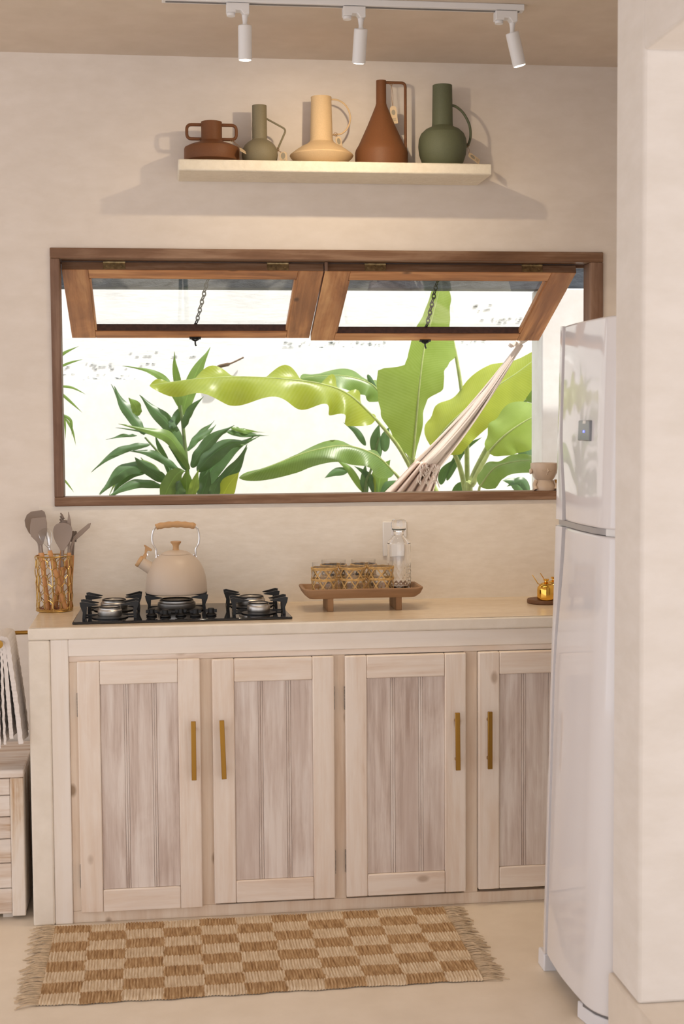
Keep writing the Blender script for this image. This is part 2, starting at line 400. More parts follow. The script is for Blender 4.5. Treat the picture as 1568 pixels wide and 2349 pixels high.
struct(MB().box(1.452, 4.2, -8, -1.492, 0, .172).build('floor_step', 'step', bevel=.006), 'raised cement floor step below the pale wall end', 'step')
struct(MB().box(2.12, 2.3, -1.492, 0, 0, ZC).build('wall_alcove', 'wall', smooth=False), 'plaster side wall of the alcove behind the refrigerator', 'wall')

# ------------------------------------------------------------------ window
win = thing('window_1', 'wide wooden window with two top-hung sashes swung out over the garden', 'window', (WX0, 0, WZ0), kind='structure')
wx = WX1-WX0; wz = WZ1-WZ0; fw_ = .034
MB().box(0, wx, -.012, .075, wz-fw_, wz).build('frame_head', 'frame_wood', win, .003)
MB().box(0, wx, -.012, .085, 0, .030).build('frame_sill', 'frame_wood', win, .003)
MB().box(0, .030, -.0115, .075, .030, wz-fw_).build('frame_jamb', 'frame_wood_v', win, .003)
MB().box(wx-.044, wx, -.0115, .075, .030, wz-fw_).build('frame_jamb', 'frame_wood_v', win, .003)
MB().box(.902, .912, .03, .075, wz-fw_-.03, wz-fw_).build('frame_stop', 'frame_wood_v', win, .002)
MB().box(.03, wx-.044, .070, .088, wz-.045, wz-fw_-.0005).build('frame_stop', 'frame_wood', win)
def sash(u0, width, ang, lat, chain_top):
    L = .53; TH = .028
    s = MB().box(.085, width-.085, .063, .069, .004, .024).build('sash', 'sash_shade', win)
    # local axes: x along window, y down the sash (outwards), z from inner face to outer face
    d = Vector((0, math.cos(ang), -math.sin(ang))); nz = Vector((1, 0, 0)).cross(d)
    mm = Matrix((Vector((1, 0, 0)), d, nz)).transposed().to_4x4(); mm.translation = Vector((u0-WX0, .045, 2.008-WZ0))
    s.matrix_local = mm
    MB().box(0, .086, 0, L, 0, TH).build('stile', 'sash_v', s, .002)
    MB().box(width-.086, width, 0, L, 0, TH).build('stile', 'sash_v', s, .002)
    MB().box(.0862, width-.0862, 0, .062, 0, TH).build('top_rail', 'sash', s, .002)
    MB().box(.0862, width-.0862, L-.058, L, 0, TH).build('bottom_rail', 'sash', s, .002)
    MB().box(.0862, width-.0862, L-.0605, L-.0582, .002, TH).build('rebate', 'sash_shade', s)  # thin dark strip painting the shade on the rail's inner edge
    MB().box(.0862, .092, .07, L-.061, .003, .02).build('glazing_bead', 'sash_v', s)
    MB().box(width-.092, width-.0862, .07, L-.061, .003, .02).build('glazing_bead', 'sash_v', s)
    MB().box(.0864, width-.0864, .0622, L-.0606, .021, .024).build('pane', 'pane', s)
    MB().box(.0, width, -.0008, -.0001, .0008, TH-.0008).build('painted_edge', 'frame_wood', s)
    for hx in (.115+.02, width-.19):
        h = MB()
        h.box(hx, hx+.072, -.003, -.0002, .003, .025)
        h.tube([(hx, -.003, .027), (hx+.072, -.003, .027)], .004, 8)
        for q in (.012, .036, .060): h.lathe([(.0001, -.0045), (.003, -.0045), (.0035, -.003)], 8, mat=Matrix.Translation((hx+q, 0, .014+(.004 if q == .036 else 0))) @ Matrix.Rotation(-PI/2, 4, 'X'))
        h.build('hinge', 'hinge', s)
    lt = MB(); lt.box(lat-.021, lat+.021, L-.012, L+.002, -.004, 0)
    lt.tube([(lat-.012, L-.004, -.006), (lat, L+.004, -.009), (lat+.012, L-.004, -.006)], .0035, 6)
    lt.tube([(lat, L, -.006), (lat, L+.002, -.022), (lat+.003, L+.004, -.03)], .003, 6); lt.build('latch', 'iron', s)
    # chain of links from the rail up to the wall above the opening
    a = Vector((lat, L-.03, TH)); b = mm.inverted() @ (Vector(chain_top) - Vector((WX0, 0, WZ0)))
    ch = MB(); n = int((b-a).length/.0225); dr = (b-a).normalized()
    e1 = dr.orthogonal().normalized(); e2 = dr.cross(e1)
    for i in range(n):
        c = a + (b-a)*((i+.5)/n); e = e1 if i % 2 else e2
        c = c - Vector((0, 0, 0))
        pts = [c + dr*(.0150*math.cos(t)) + e*(.0072*math.sin(t)) for t in [2*PI*k/10 for k in range(10)]]
        ch.tube(pts, .0023, 5, closed=True)
    ch.build('chain', 'iron', s)
    return s
sash(.083, .866, math.radians(21.5), .445, (.60, .125, 2.12))
sash(.954, .868, math.radians(22.6), .43, (1.385, .125, 2.12))

# ------------------------------------------------------------------ counter and cabinet
wt = thing('worktop', 'cream plaster kitchen worktop with a tan polished top carrying the gas hob', 'worktop', (0, 0, 0))
MB().box(0, 2.1, -.487, -.004, .862, .8985).build('slab', 'counter', wt, .006, 3)
MB().box(0.004, 2.1, -.484, -.004, .8986, .9).build('top_surface', 'top', wt)
tag(MB().box(0, .0638, -.487, -.004, 0, .8618).build('counter_end_panel', 'counter', None, .006, 3), 'cream plaster end panel holding up the worktop next to the chest', 'panel')
cab = thing('base_cabinet', 'whitewashed wooden base cabinet with brass-handled plank doors below the worktop', 'cabinet', (.064, 0, 0))
cx = .064
MB().box(.056, 2.0, -.455, -.02, .04, .80).build('carcass', 'ww_face', cab)
MB().box(0, .053, -.483, -.40, 0, .862).build('surround_post', 'ww_trim', cab, .003)
MB().box(.053, 2.03, -.483, -.40, .811, .862).build('surround_rail', wood('whitewashed_trim_rail', (.74, .63, .53), (.83, .74, .65), (.87, .80, .73), 0, 35, .6, .15, .2, .55), cab, .003)
ST = [(.117, .146), (.502, .546), (.907, .947), (1.315, 1.358), (1.72, 1.76)]
for a, b in ST: MB().box(a-cx, b-cx, -.476, -.45, .036, .793).build('face_stile', 'ww_face', cab, .002)
MB().box(.053, 2.0, -.4765, -.45, .793, .811).build('face_rail', 'ww_rail', cab, .002)
MB().box(.053, 2.0, -.4765, -.45, 0, .036).build('face_rail', 'ww_face', cab, .002)
DO = [(.142, .505, .036, .796, 1, 1), (.541, .910, .045, .793, 0, 2), (.944, 1.318, .046, .792, 1, 1), (1.357, 1.725, .050, .793, 0, 2)]
HX = [(.483, .0), (.570, -.03), (1.2855, -.01), (1.386, .0)]
for (x0, x1, z0, z1, hs, ht), (hx, tilt) in zip(DO, HX):
    d = MB().box(.05, x1-x0-.05, .0125, .02, .05, z1-z0-.05).build('door', 'ww_panel', cab, loc=(x0-cx, -.498, z0))
    w, h = x1-x0, z1-z0; sw = .066; tr = .070; br = .068
    MB().box(0, sw, 0, .021, 0, h).build('stile', 'ww_frame', d, .0035, 2)
    MB().box(w-sw, w, 0, .021, 0, h).build('stile', 'ww_frame', d, .0035, 2)
    MB().box(sw+.0003, w-sw-.0003, .0003, .0208, h-tr, h-.0003).build('rail', 'ww_rail', d, .0035, 2)
    MB().box(sw+.0003, w-sw-.0003, .0003, .0208, .0003, br).build('rail', 'ww_rail', d, .0035, 2)
    pw = w-2*sw; ps = [.0, .305, .36, .665, .72, 1.0]
    p0, p1 = br+.0005, h-tr-.0005
    for i in range(5):
        a, b = sw+pw*ps[i], sw+pw*ps[i+1]
        if i % 2 == 0: MB().box(a+.0003, b-.0003, .0082, .0124, p0, p1).build('plank', 'ww_panel', d, .0011, 2)
        else:
            q = MB(); c = (a+b)/2
            q.box(a+.0003, c-.0003, .0080, .0124, p0, p1); q.box(c+.0003, b-.0003, .0080, .0124, p0, p1); q.build('bead', 'ww_panel', d, .001, 1)
    xh = hx-x0; zc = .525-z0
    hb = MB(); R_ = Matrix.Translation((xh, 0, zc)) @ Matrix.Rotation(tilt, 4, 'Y')
    hb.mbox(R_, -.0072, .0072, -.034, -.026, -.089, .089)
    for s_ in (-.06, .06): hb.mbox(R_, -.004, .004, -.026, 0.001, s_-.004, s_+.004)
    tag(hb.build('handle', 'brass', d, .0012), 'flat brass bar handle')
    xe = 0 if ht == 1 else w
    for zz in (.11, h-.13):
        MB().box(xe-.0022 if ht == 1 else xe, xe if ht == 1 else xe+.0022, .006, .018, zz-.035, zz+.035).build('hinge', 'old_hinge', d)

# ------------------------------------------------------------------ gas hob
hob = thing('gas_hob', 'black glass five-burner gas hob set on the plaster worktop', 'hob', (.459, -.245, .9))
MB().prism([(-.332, -.195), (.332, -.187), (.318, .19), (-.325, .19)], 0, .008).build('glass_plate', 'black_glass', hob, .003)
def burner(x, y, r, arms=True, hh=.062):
    g = MB().lathe([(r*1.5, .0085), (r*1.5, .011), (r*1.1, .014), (r*.6, .014)], 40, (x, y, 0)).build('burner', 'black_enamel', hob)
    MB().lathe([(r*.95, .014), (r, .018), (r, .031), (r*.93, .034), (r*.5, .034)], 48, (x, y, 0)).build('flame_ring', 'burner', g)
    cp = MB().lathe([(r*.90, .034), (r*.90, .039), (r*.72, .0405), (r*.70, .039), (.0001, .039)], 40, (x, y, 0)).build('burner_cap', 'burner', g)
    MB().tube([(x+r*.82*math.cos(2*PI*q/40), y+r*.82*math.sin(2*PI*q/40), .0405) for q in range(40)], .0026, 6, closed=True).build('cap_ring', 'black_enamel', g)
    k = MB(); X0 = r*.55+.012; X1 = .086 if r < .05 else .096; yo = .036 if r < .05 else .050
    for sx in (-1, 1):
        for sy in (-1, 1):
            t = .0032; yy0 = y+sy*yo
            poly = [(X0, hh-.010), (X1-.006, hh), (X1+.003, hh-.002), (X1+.001, hh-.014), (X1-.006, .030), (X1-.004, .0085), (X1-.013, .0085), (X1-.015, .034), (X1-.013, hh-.016), (X0+.004, hh-.0125)]
            V = []; n = len(poly)
            for sgn in (-1, 1):
                for (rr, z) in poly: V.append((x+sx*rr, yy0+sgn*t-sy*.16*(X1-rr), z))
            k.add(V, [tuple(range(n)), tuple(reversed(range(n, 2*n)))] + [(i, n+i, n+(i+1) % n, (i+1) % n) for i in range(n)])
        k.box(x+sx*(X1-.009)-.004, x+sx*(X1-.009)+.004, y-yo, y+yo, .009, .016)
    k.box(x-X1+.010, x+X1-.010, y+yo-.003, y+yo+.003, .009, .0145)
    k.build('pan_support', 'black_enamel', hob, smooth=True, sharp=.5)
BX = .459
burner(.236-BX, -.105, .037); burner(.243-BX, .075, .043)
burner(.441-BX, .045, .060); burner(.694-BX, -.085, .036); burner(.682-BX, .085, .045)
for kx, ky in ((.363, -.10), (.405, -.125), (.452, -.105), (.497, -.125), (.545, -.115)):
    k = MB().lathe([(.017, .0085), (.017, .013), (.013, .015), (.010, .017), (.010, .030), (.008, .032), (.0001, .032)], 28, (kx-BX, ky, 0))
    k.box(kx-BX-.018, kx-BX+.018, ky-.005, ky+.005, .018, .028); k.build('knob', 'black_enamel', hob, .001, 1)

# ------------------------------------------------------------------ kettle
ket = thing('kettle', 'matte beige whistling kettle with wooden handle on the middle burner', 'kettle', (.441, -.20, .9622))
MB().lathe([(.090, 0), (.096, .002), (.0972, .006), (.0968, .012), (.0965, .03), (.0935, .052), (.087, .076), (.077, .096), (.064, .112), (.049, .1225), (.047, .1235)], 72).build('body', 'kettle', ket)
MB().lathe([(.0470, .1240), (.0465, .1255), (.036, .1315), (.022, .1355), (.012, .137), (.0001, .137)], 56).build('lid', 'kettle', ket)
MB().lathe([(.0105, .1365), (.0095, .142), (.0095, .150), (.013, .156), (.0168, .160), (.0172, .1635), (.014, .165), (.0001, .165)], 32).build('lid_knob', 'oak', ket)
sp = MB(); ax = Vector((-.83, 0, .55)).normalized()
qm = Matrix.Translation((-.066, 0, .070)) @ ax.to_track_quat('Z', 'Y').to_matrix().to_4x4()
sp.lathe([(.021, 0), (.0195, .02), (.018, .054), (.0165, .054), (.0165, .0)], 32, mat=qm); so = sp.build('spout', 'kettle', ket)
MB().lathe([(.0001, .0545), (.0185, .0545), (.0192, .057), (.0192, .062), (.0175, .065), (.0001, .066)], 32, mat=qm).build('whistle_cap', 'oak', so)
lv = MB(); pm = Matrix.Translation((-.066, 0, .070))
pl = [(-.049, .058), (-.038, .075), (-.036, .093), (-.040, .100), (-.036, .1005), (-.014, .086), (-.0165, .080), (-.028, .083), (-.032, .074), (-.030, .068), (-.040, .050)]
lv.prism([(x-.066+.005, z+.066-.012) for x, z in pl], -.008, .008, 1); lv.build('whistle_lever', 'oak', so, .0015)
MB().box(-.098, -.088, -.004, .004, .121, .127).build('lever_pin', 'steel', so)
for s_ in (-1, 1):
    e = .062*s_
    MB().tube(spline([(e*.95, 0, .105), (e*1.0, 0, .125), (e*1.02, 0, .140), (e*1.17, 0, .158), (e*1.2, 0, .182), (e*1.1, 0, .204), (e*.9, 0, .2125)], 6), .0033, 8).build('handle_wire', 'steel', ket)
    MB().tube([(e*.95+.006*math.cos(t), .004, .115+.006*math.sin(t)) for t in [2*PI*k/10 for k in range(10)]], .0018, 6, closed=True).build('handle_loop', 'steel', ket)
gp = [(-.062, .2105), (-.054, .2135), (-.035, .2165), (-.012, .2185), (.012, .2185), (.035, .2165), (.054, .2135), (.062, .2105)]
MB().tube(spline([(x, 0, z) for x, z in gp], 5), [.0100 + .0008*math.sin(i*1.1) if 1 < i < 34 else .0085 for i in range(36)], 14).build('handle_grip', 'oak', ket)

# ------------------------------------------------------------------ utensil basket
BK = Vector((.050, -.095, .9))
bk = thing('wire_basket', 'gold chicken-wire basket full of cooking utensils at the worktop end', 'basket', BK)
RB, HB = .0575, .178
MB().lathe([(RB-.004, .001), (RB-.003, .005), (.0001, .005)], 36).build('base', 'base_red', bk)
for z, rr in ((.003, .0022), (.008, .0016), (HB, .0020)):
    MB().tube([(RB*math.cos(2*PI*k/40), RB*math.sin(2*PI*k/40), z) for k in range(40)], rr, 6, closed=True).build('rim', 'goldwire', bk)
for k in range(6):
    a = -PI/2+2*PI*k/6; MB().tube([(RB*math.cos(a), RB*math.sin(a), .002), (RB*math.cos(a), RB*math.sin(a), HB)], .0016, 6).build('upright', 'goldwire', bk)
hx = MB(); nc = 13; rh = .0265; zz = [.008+rh*i for i in range(8)]
def cyl(k, z): a = 2*PI*k/(2*nc)+.1; r_ = RB+random.uniform(-.0015, .0022); return (r_*math.cos(a), r_*math.sin(a), min(max(z+random.uniform(-.0015, .0015), .003), HB))
for j, z in enumerate(zz):
    low = {k: cyl(k, z+(.006 if (k+j) % 2 else -.006)) for k in range(2*nc)}
    for k in range(2*nc):
        hx.tube([low[k], low[(k+1) % (2*nc)]], .0012, 4)
    if j:
        for k in range(2*nc):
            if (k+j) % 2 == 0 and k in prevl:
                hx.tube([prevl[k], low[k]], .0017, 4)
    prevl = low
tag(hx.build('wire_mesh', 'goldwire', bk), 'twisted gold chicken wire', kind='stuff')

def utensil(name, label, base, top, hr, hl, head, mat='silicone', hmat='handle_wood'):
    """base: foot point inside basket (world), top: point where the head begins; hl = fraction of shaft that is wood"""
    base = Vector(base); top = Vector(top)
    t = thing(name, label, 'utensil', base, group='cooking utensils in the wire basket')
    d = top-base
    if hmat:
        MB().tube([(0, 0, 0), d*.04, d*hl*.5, d*hl*.97, d*hl], [hr*.8, hr, hr*.97, hr, hr*.9], 12).build('handle', hmat, t)
    h = head(d, hl); h.build('head', mat, t, .0008, 1)
    return t
def frame_from(d, face):
    d = d.normalized(); f = Vector(face); f = (f - d*f.dot(d)).normalized(); s_ = d.cross(f)
    return Matrix((s_, f, d)).transposed().to_4x4()
def blade(outline, th, face, curve=0, neck=.0045):
    """outline: half widths [(dist, left, right)] ; extruded plate along the shaft"""
    def mk(d, hl):
        m_ = Matrix.Translation(d) @ frame_from(d, face); b = MB(); n = len(outline); V = []
        for sgn in (-1, 1):
            for (s_, l, r_) in outline:
                c = curve*math.sin(PI*min(1, max(0, s_/outline[-1][0])))
                for x, cc in ((-l, 0), (0, 1), (r_, 0)): V.append(m_ @ Vector((x, sgn*th/2-c*cc, s_)))
        F = []
        k = 3*n
        for i in range(n-1):
            for j in range(2):
                a = i*3+j; F.append((a, a+1, a+4, a+3)); F.append((k+a, k+a+3, k+a+4, k+a+1))
        for i in range(n-1):
            F.append((i*3, i*3+3, k+i*3+3, k+i*3)); F.append((i*3+2, k+i*3+2, k+i*3+5, i*3+5))
        F.append((0, k, k+1, 1)); F.append((1, k+1, k+2, 2)); e = (n-1)*3
        F.append((e, e+1, k+e+1, k+e)); F.append((e+1, e+2, k+e+2, k+e+1))
        b.add(V, F); b.tube([d*hl*.98, d*(hl*.5+.5), d+d.normalized()*outline[0][0]*1.2], [neck*1.15, neck, neck], 10)
        return b
    return mk
def U(u, w, y=-.095): return at(u, w, y)
Z0 = .9058
def foot(u, y): p = at(u, 1395, y); return Vector((p.x, y, Z0))
FC = (0, -1, .15)
oval = lambda L, W: [(L*t, W*q, W*q) for t, q in ((0, .2), (.1, .36), (.22, .58), (.36, .80), (.5, .94), (.64, 1), (.78, .98), (.88, .88), (.95, .68), (.985, .45), (1, .2))]
utensil('ladle', 'deep taupe silicone ladle leaning to the side wall in the basket', foot(112, -.075), U(88, 1240, -.070), .0070, .82, blade([(0, .005, .005), (.012, .014, .010), (.03, .027, .02), (.052, .034, .03), (.072, .034, .036), (.088, .024, .034), (.096, .010, .026)], .004, (.25, -1, .2), .012))
utensil('slotted_turner', 'taupe silicone turner with a square tip standing in the basket', foot(109, -.125), U(94, 1250, -.120), .0074, .88, blade([(0, .006, .006), (.015, .016, .012), (.03, .028, .018), (.045, .030, .024), (.068, .027, .026), (.085, .022, .024), (.0875, .018, .020)], .003, (.1, -1, .1), .002))
utensil('silicone_spoon', 'large taupe oval silicone spoon facing the room in the basket', foot(140, -.11), U(143, 1263, -.112), .0066, .72, blade(oval(.089, .0305), .004, (0, -1, .1), .007))
utensil('serving_spoon', 'clear plastic slotted serving spoon among the taupe utensils', foot(151, -.128), U(112, 1256, -.130), .0074, .95, blade(oval(.062, .020), .003, (0, -1, .1), .005), 'clear_plastic')
utensil('tongs', 'small steel tongs between the two front wooden handles', foot(125, -.10), U(112, 1252, -.105), .0035, .95, blade([(0, .003, .003), (.02, .005, .005), (.035, .007, .004), (.045, .003, .002)], .003, (.4, -1, 0), .002), 'steel', 'steel')
def _fork(d, hl):
    b = MB(); m_ = Matrix.Translation(d) @ frame_from(d, (-.3, -1, .2))
    b.lathe([(.004, 0), (.012, .008), (.016, .02), (.012, .034), (.001, .036)], 14, mat=m_ @ Matrix.Diagonal((1, .45, 1, 1)))
    for k in range(4):
        z = .016+.010*k
        b.tube([m_ @ Vector((-.008, -.002, z-.008)), m_ @ Vector((-.018, -.006, z+.004)), m_ @ Vector((-.023, -.006, z+.010))], [.0036, .0036, .0022], 7)
    b.tube([d*hl*.98, d], .0045, 8); return b
utensil('pasta_fork', 'taupe pasta fork with prongs showing behind the oval spoon', foot(128, -.07), U(148, 1218, -.07), .0066, .80, _fork, 'silicone_dark')
utensil('thin_spatula', 'narrow taupe spatula seen edge-on rising above the oval spoon', foot(160, -.105), U(158, 1258, -.10), .0072, .93, blade([(0, .0035, .004), (.03, .006, .005), (.06, .007, .008), (.085, .004, .008), (.105, .001, .004), (.118, .0005, .001)], .008, FC, .0))
def _lean(d, hl):
    b = MB(); base = Vector(d); tipd = Vector((.75, .05, .66)).normalized()
    m_ = Matrix.Translation(base) @ frame_from(tipd, (.1, -1, .3))
    b.prism([(-.007, 0), (.007, 0), (.0075, .03), (.006, .062), (-.002, .074), (-.006, .066), (-.0075, .03)], -.002, .002, 2)
    V = [m_ @ Vector((p[0], p[2], p[1])) for p in b.v]; f = b.f; b = MB(); b.add(V, f)
    b.tube([d*hl*.97, d*.9, base, base+tipd*.012], [.005, .0045, .0045, .004], 9); return b
utensil('angled_spatula', 'long taupe spatula leaning out over the hob from the basket', foot(118, -.12), U(170, 1236, -.085), .0055, .70, _lean)
def _brush(d, hl):
    b = MB(); m_ = Matrix.Translation(d) @ frame_from(d, (.2, -1, .1))
    b.mbox(m_, -.010, .010, -.004, .004, 0, .012)
    for i in range(6): b.mbox(m_, -.0098+i*.0034, -.0098+i*.0034+.0028, -.0035, .0035, .012, .036-.001*(i % 2))
    b.tube([d*hl*.98, d], .0045, 8); return b
utensil('basting_brush', 'short taupe basting brush behind the leaning spatula', foot(160, -.08), U(168, 1243, -.075), .0055, .80, _brush, 'silicone_dark')

# ------------------------------------------------------------------ footed tray, glasses, decanter
TR = Vector((1.031, -.215, .9))
tr_ = thing('serving_tray', 'long wooden serving tray on two block feet holding glasses and decanter', 'tray', TR)
def rrect(hx, hy, r, n=5):
    out = []
    for cx_, cy_, a0 in ((hx-r, hy-r, 0), (-hx+r, hy-r, PI/2), (-hx+r, -hy+r, PI), (hx-r, -hy+r, 1.5*PI)):
        for k in range(n+1): a = a0+PI/2*k/n; out.append((cx_+r*math.cos(a), cy_+r*math.sin(a)))
    return out
def loft(b, rings, cap0=True, cap1=True):
    n = len(rings[0]); V = [p for r in rings for p in r]; F = []
    for i in range(len(rings)-1):
        for j in range(n): F.append((i*n+j, i*n+(j+1) % n, (i+1)*n+(j+1) % n, (i+1)*n+j))
    if cap0: F.append(tuple(reversed(range(n))))
    if cap1: F.append(tuple(range((len(rings)-1)*n, len(rings)*n)))
    b.add(V, F); return b
def ring(hx, hy, r, z, dz=0): return [(x, y, z + dz*(abs(x)/hx)**6) for x, y in rrect(hx, hy, r)]
tb = MB()
loft(tb, [ring(.172, .068, .02, .042), ring(.186, .080, .022, .050, .004), ring(.1935, .087, .024, .066, .004), ring(.1935, .087, .024, .070, .004), ring(.190, .0835, .022, .072, .004), ring(.184, .078, .02, .070, .004), ring(.176, .070, .018, .0605), ring(.10, .05, .018, .060)])
tb.build('tray_board', 'tray', tr_, sharp=.6)
for x in (-.105, .115): MB().box(x-.0095, x+.0095, -.066, .07, 0, .0425).build('foot_block', wood('tray_foot_wood%d' % (x > 0), (.22, .11, .05), (.36, .20, .095), (.45, .27, .14), 2, 34, .6, .2), tr_, .0015)
ZT = .9602
def make_tumbler(loc, label):
    t = thing('tumbler', label, 'glass', loc, group='rattan-sleeved tumblers on the tray')
    MB().lathe([(.0001, .0), (.033, .0), (.0365, .003), (.0385, .02), (.0395, .094), (.0390, .0950), (.0383, .094), (.0372, .02), (.034, .009), (.0001, .008)], 40).build('glass_body', 'tumbler', t)
    R0 = .0412; sl_ = MB()
    def ribbon(a0, a1, z0, z1, w):
        V = []; F = []; n = 7
        for i in range(n):
            q = i/(n-1); a = a0+(a1-a0)*q; z = z0+(z1-z0)*q; da = w/2/R0
            for rr in (R0-.0004, R0+.0007):
                for s_ in (-1, 1): V.append((rr*math.cos(a+s_*da), rr*math.sin(a+s_*da), z))
        for i in range(n-1):
            o = i*4; p = o+4
            F += [(o, o+1, p+1, p), (o+2, p+2, p+3, o+3), (o, p, p+2, o+2), (o+1, o+3, p+3, p+1)]
        F += [(0, 2, 3, 1), ((n-1)*4, (n-1)*4+1, (n-1)*4+3, (n-1)*4+2)]
        sl_.add(V, F)
    k = 7; st = 2*PI/k
    for i in range(k):
        for (z0, z1, off) in ((.001, .040, 0), (.040, .074, .5)):
            a = (i+off)*st
            ribbon(a-st*.36, a+st*.36, z0, z1, .0050); ribbon(a+st*.36, a-st*.36, z0, z1, .0050)
    so_ = sl_.build('rattan_sleeve', 'rattan', t, smooth=False)
    for z, hh in ((.0765, .0042), (.0415, .0036)):
        for dz in (-hh*.5, hh*.5):
            MB().tube([((R0+.0006)*math.cos(2*PI*q/36), (R0+.0006)*math.sin(2*PI*q/36), z+dz+.0006*math.sin(q*2.1)) for q in range(36)], .0022, 6, closed=True).build('rattan_band', 'rattan', so_)
    return t
t0 = make_tumbler((.910, -.255, ZT), 'rattan-sleeved tumbler in the front row at the tray end away from the decanter')
dup(t0, (1.000, -.257, ZT), 'rattan-sleeved tumbler in the middle of the front row of three', rz=.3)
dup(t0, (1.091, -.255, ZT), 'rattan-sleeved tumbler in the front row right beside the decanter', rz=.6)
dup(t0, (.950, -.168, ZT), 'rattan-sleeved tumbler in the back row at the tray end away from the decanter', rz=1.0)
dup(t0, (1.048, -.168, ZT), 'rattan-sleeved tumbler in the back row near the decanter', rz=1.4)

dc = thing('decanter', 'tall clear cut-glass decanter with round stopper standing on the tray', 'decanter', (1.160, -.200, ZT))
def cut(r, a, z, i):
    if .008 < z < .085 and i < NOUT:
        u = a*8/(2*PI)*2; w_ = z/.0115
        d1 = abs(((u+w_*.5) % 1)-.5)*2; d2 = abs(((u-w_*.5) % 1)-.5)*2
        env = min(1, (z-.008)/.006, (.085-z)/.01)
        return r*(1+.06*env*(min(d1, d2)-.5))
    return r
outer = [(.0001, .0), (.034, .0), (.0375, .003)] + [(.0385, .004+.0018*i) for i in range(46)] + [(.0385, .10), (.0388, .142), (.0380, .1495), (.034, .156), (.023, .166), (.0170, .175), (.0165, .186), (.0205, .189), (.0205, .192)]
NOUT = len(outer)
inner = [(.012, .192), (.0125, .176), (.018, .166), (.030, .154), (.0350, .147), (.0355, .136), (.0350, .012), (.030, .009), (.0001, .009)]
MB().lathe(outer+inner, 120, rfun=cut).build('bottle', 'glass', dc, sharp=.35)
st_ = MB().lathe([(.0001, .180), (.0105, .180), (.0112, .1945), (.0225, .196), (.0235, .200), (.0240, .214), (.0222, .222), (.017, .2255), (.0001, .2265)], 40, rfun=lambda r, a, z, i: r*(1+.03*math.sin(a*9+z*500)) if .197 < z < .222 else r).build('stopper', 'glass', dc, sharp=.8)
MB().lathe([(.0170, .1925), (.0225, .1925), (.0225, .1955), (.0170, .1955), (.0170, .1925)], 36).build('seal_ring', 'rubber', dc)

po = thing('wall_socket', 'white wall socket plate behind the decanter', 'socket', (1.178, -.004, 1.107))
MB().box(-.041, .041, -.007, 0, -.059, .059).build('cover_plate', 'white_plastic', po, .003)
MB().box(-.012, .026, -.0082, -.0071, .012, .036).build('outlet', 'fridge_body', po, .002)
for x in (-.003, .007, .017): MB().lathe([(.0022, -.0086), (.0022, -.0083), (.0001, -.0083)], 10, (x, 0, .024), Matrix.Rotation(PI/2, 4, 'X') @ Matrix.Translation((0, 0, .017))).build('pin_hole', 'rubber', po)

# ------------------------------------------------------------------ golden pots
tv = thing('round_trivet', 'round dark wooden trivet under the golden pots', 'trivet', (1.652, -.185, .9))
MB().lathe([(.0001, 0), (.057, 0), (.060, .003), (.060, .011), (.058, .014), (.0001, .014)], 44).build('disc', wood('walnut', (.08, .035, .015), (.15, .07, .032), (.21, .105, .05), 0, 40, .5, .2), tv)
def pot(loc, label, ang):
    p = thing('sugar_pot', label, 'pot', loc, group='golden pots on the trivet')
    MB().lathe([(.0001, 0), (.026, 0), (.029, .003), (.0298, .012), (.0298, .034), (.028, .043), (.022, .050), (.0175, .052)], 44).build('pot_body', 'gold', p)
    MB().lathe([(.0185, .0522), (.018, .054), (.010, .0575), (.006, .059), (.0055, .062), (.009, .064), (.0095, .068), (.008, .0695), (.0001, .0695)], 32).build('pot_lid', 'gold', p)
    e = Vector((math.cos(ang), math.sin(ang), 0))
    MB().tube([e*.012+Vector((0, 0, .050)), e*.026+Vector((0, 0, .0525)), e*.045+Vector((0, 0, .082))], [.0014, .0016, .0013], 7).build('spoon_handle', 'gold', p)
    return p
pot((1.647, -.215, .9142), 'shiny golden sugar pot with a spoon in front on the wooden trivet', PI*.93)
pot((1.688, -.160, .9142), 'shiny golden sugar pot half hidden behind the other on the trivet', PI*.95)

# ------------------------------------------------------------------ face cup on the sill
mg = thing('face_cup', 'beige stoneware cup shaped like a little face on the window sill', 'cup', (1.706, .030, 1.2622))
MB().lathe([(.0001, 0), (.037, 0), (.0385, .003), (.036, .018), (.031, .033), (.030, .037), (.037, .046), (.044, .062), (.047, .082), (.0465, .0945), (.0445, .095), (.0435, .092), (.042, .065), (.034, .048), (.0001, .044)], 44).build('cup_body', 'stoneware', mg)
for s_ in (-1, 1):
    MB().lathe([(.0001, -.004), (.007, -.003), (.010, .001), (.008, .005), (.0001, .006)], 20, (s_*.047, -.004, .066), Matrix.Rotation(s_*PI/2, 4, 'Y')).build('ear', 'stoneware', mg)
    MB().tube(spline([(s_*.031, -.012, .036), (s_*.038, -.016, .020), (s_*.035, -.024, .004)], 5), [.007]*8+[.008]*3, 10).build('arm', 'stoneware', mg)
    MB().tube([(s_*.012-.006+.012*q/5, -.0455+.002*abs(q-2.5)/2.5, .072-.003*math.sin(PI*q/5)) for q in range(6)], .0011, 6).build('eyelid', 'stoneware', mg)
MB().tube(spline([(0.0, -.0455, .076), (0.0015, -.049, .069), (0, -.0455, .064)], 4), [.002]*4+[.0033]*4+[.002], 8).build('nose', 'stoneware', mg)
MB().tube([(.0028*math.cos(2*PI*q/10), -.0425, .057+.0025*math.sin(2*PI*q/10)) for q in range(10)], .0012, 6, closed=True).build('mouth', 'stoneware', mg)
MB().lathe([(.0001, -.003), (.006, -.003), (.007, 0), (.005, .003), (.0001, .003)], 16, (.040, -.022, .032), Matrix.Rotation(PI/2, 4, 'X')).build('clasp', 'gold', mg)

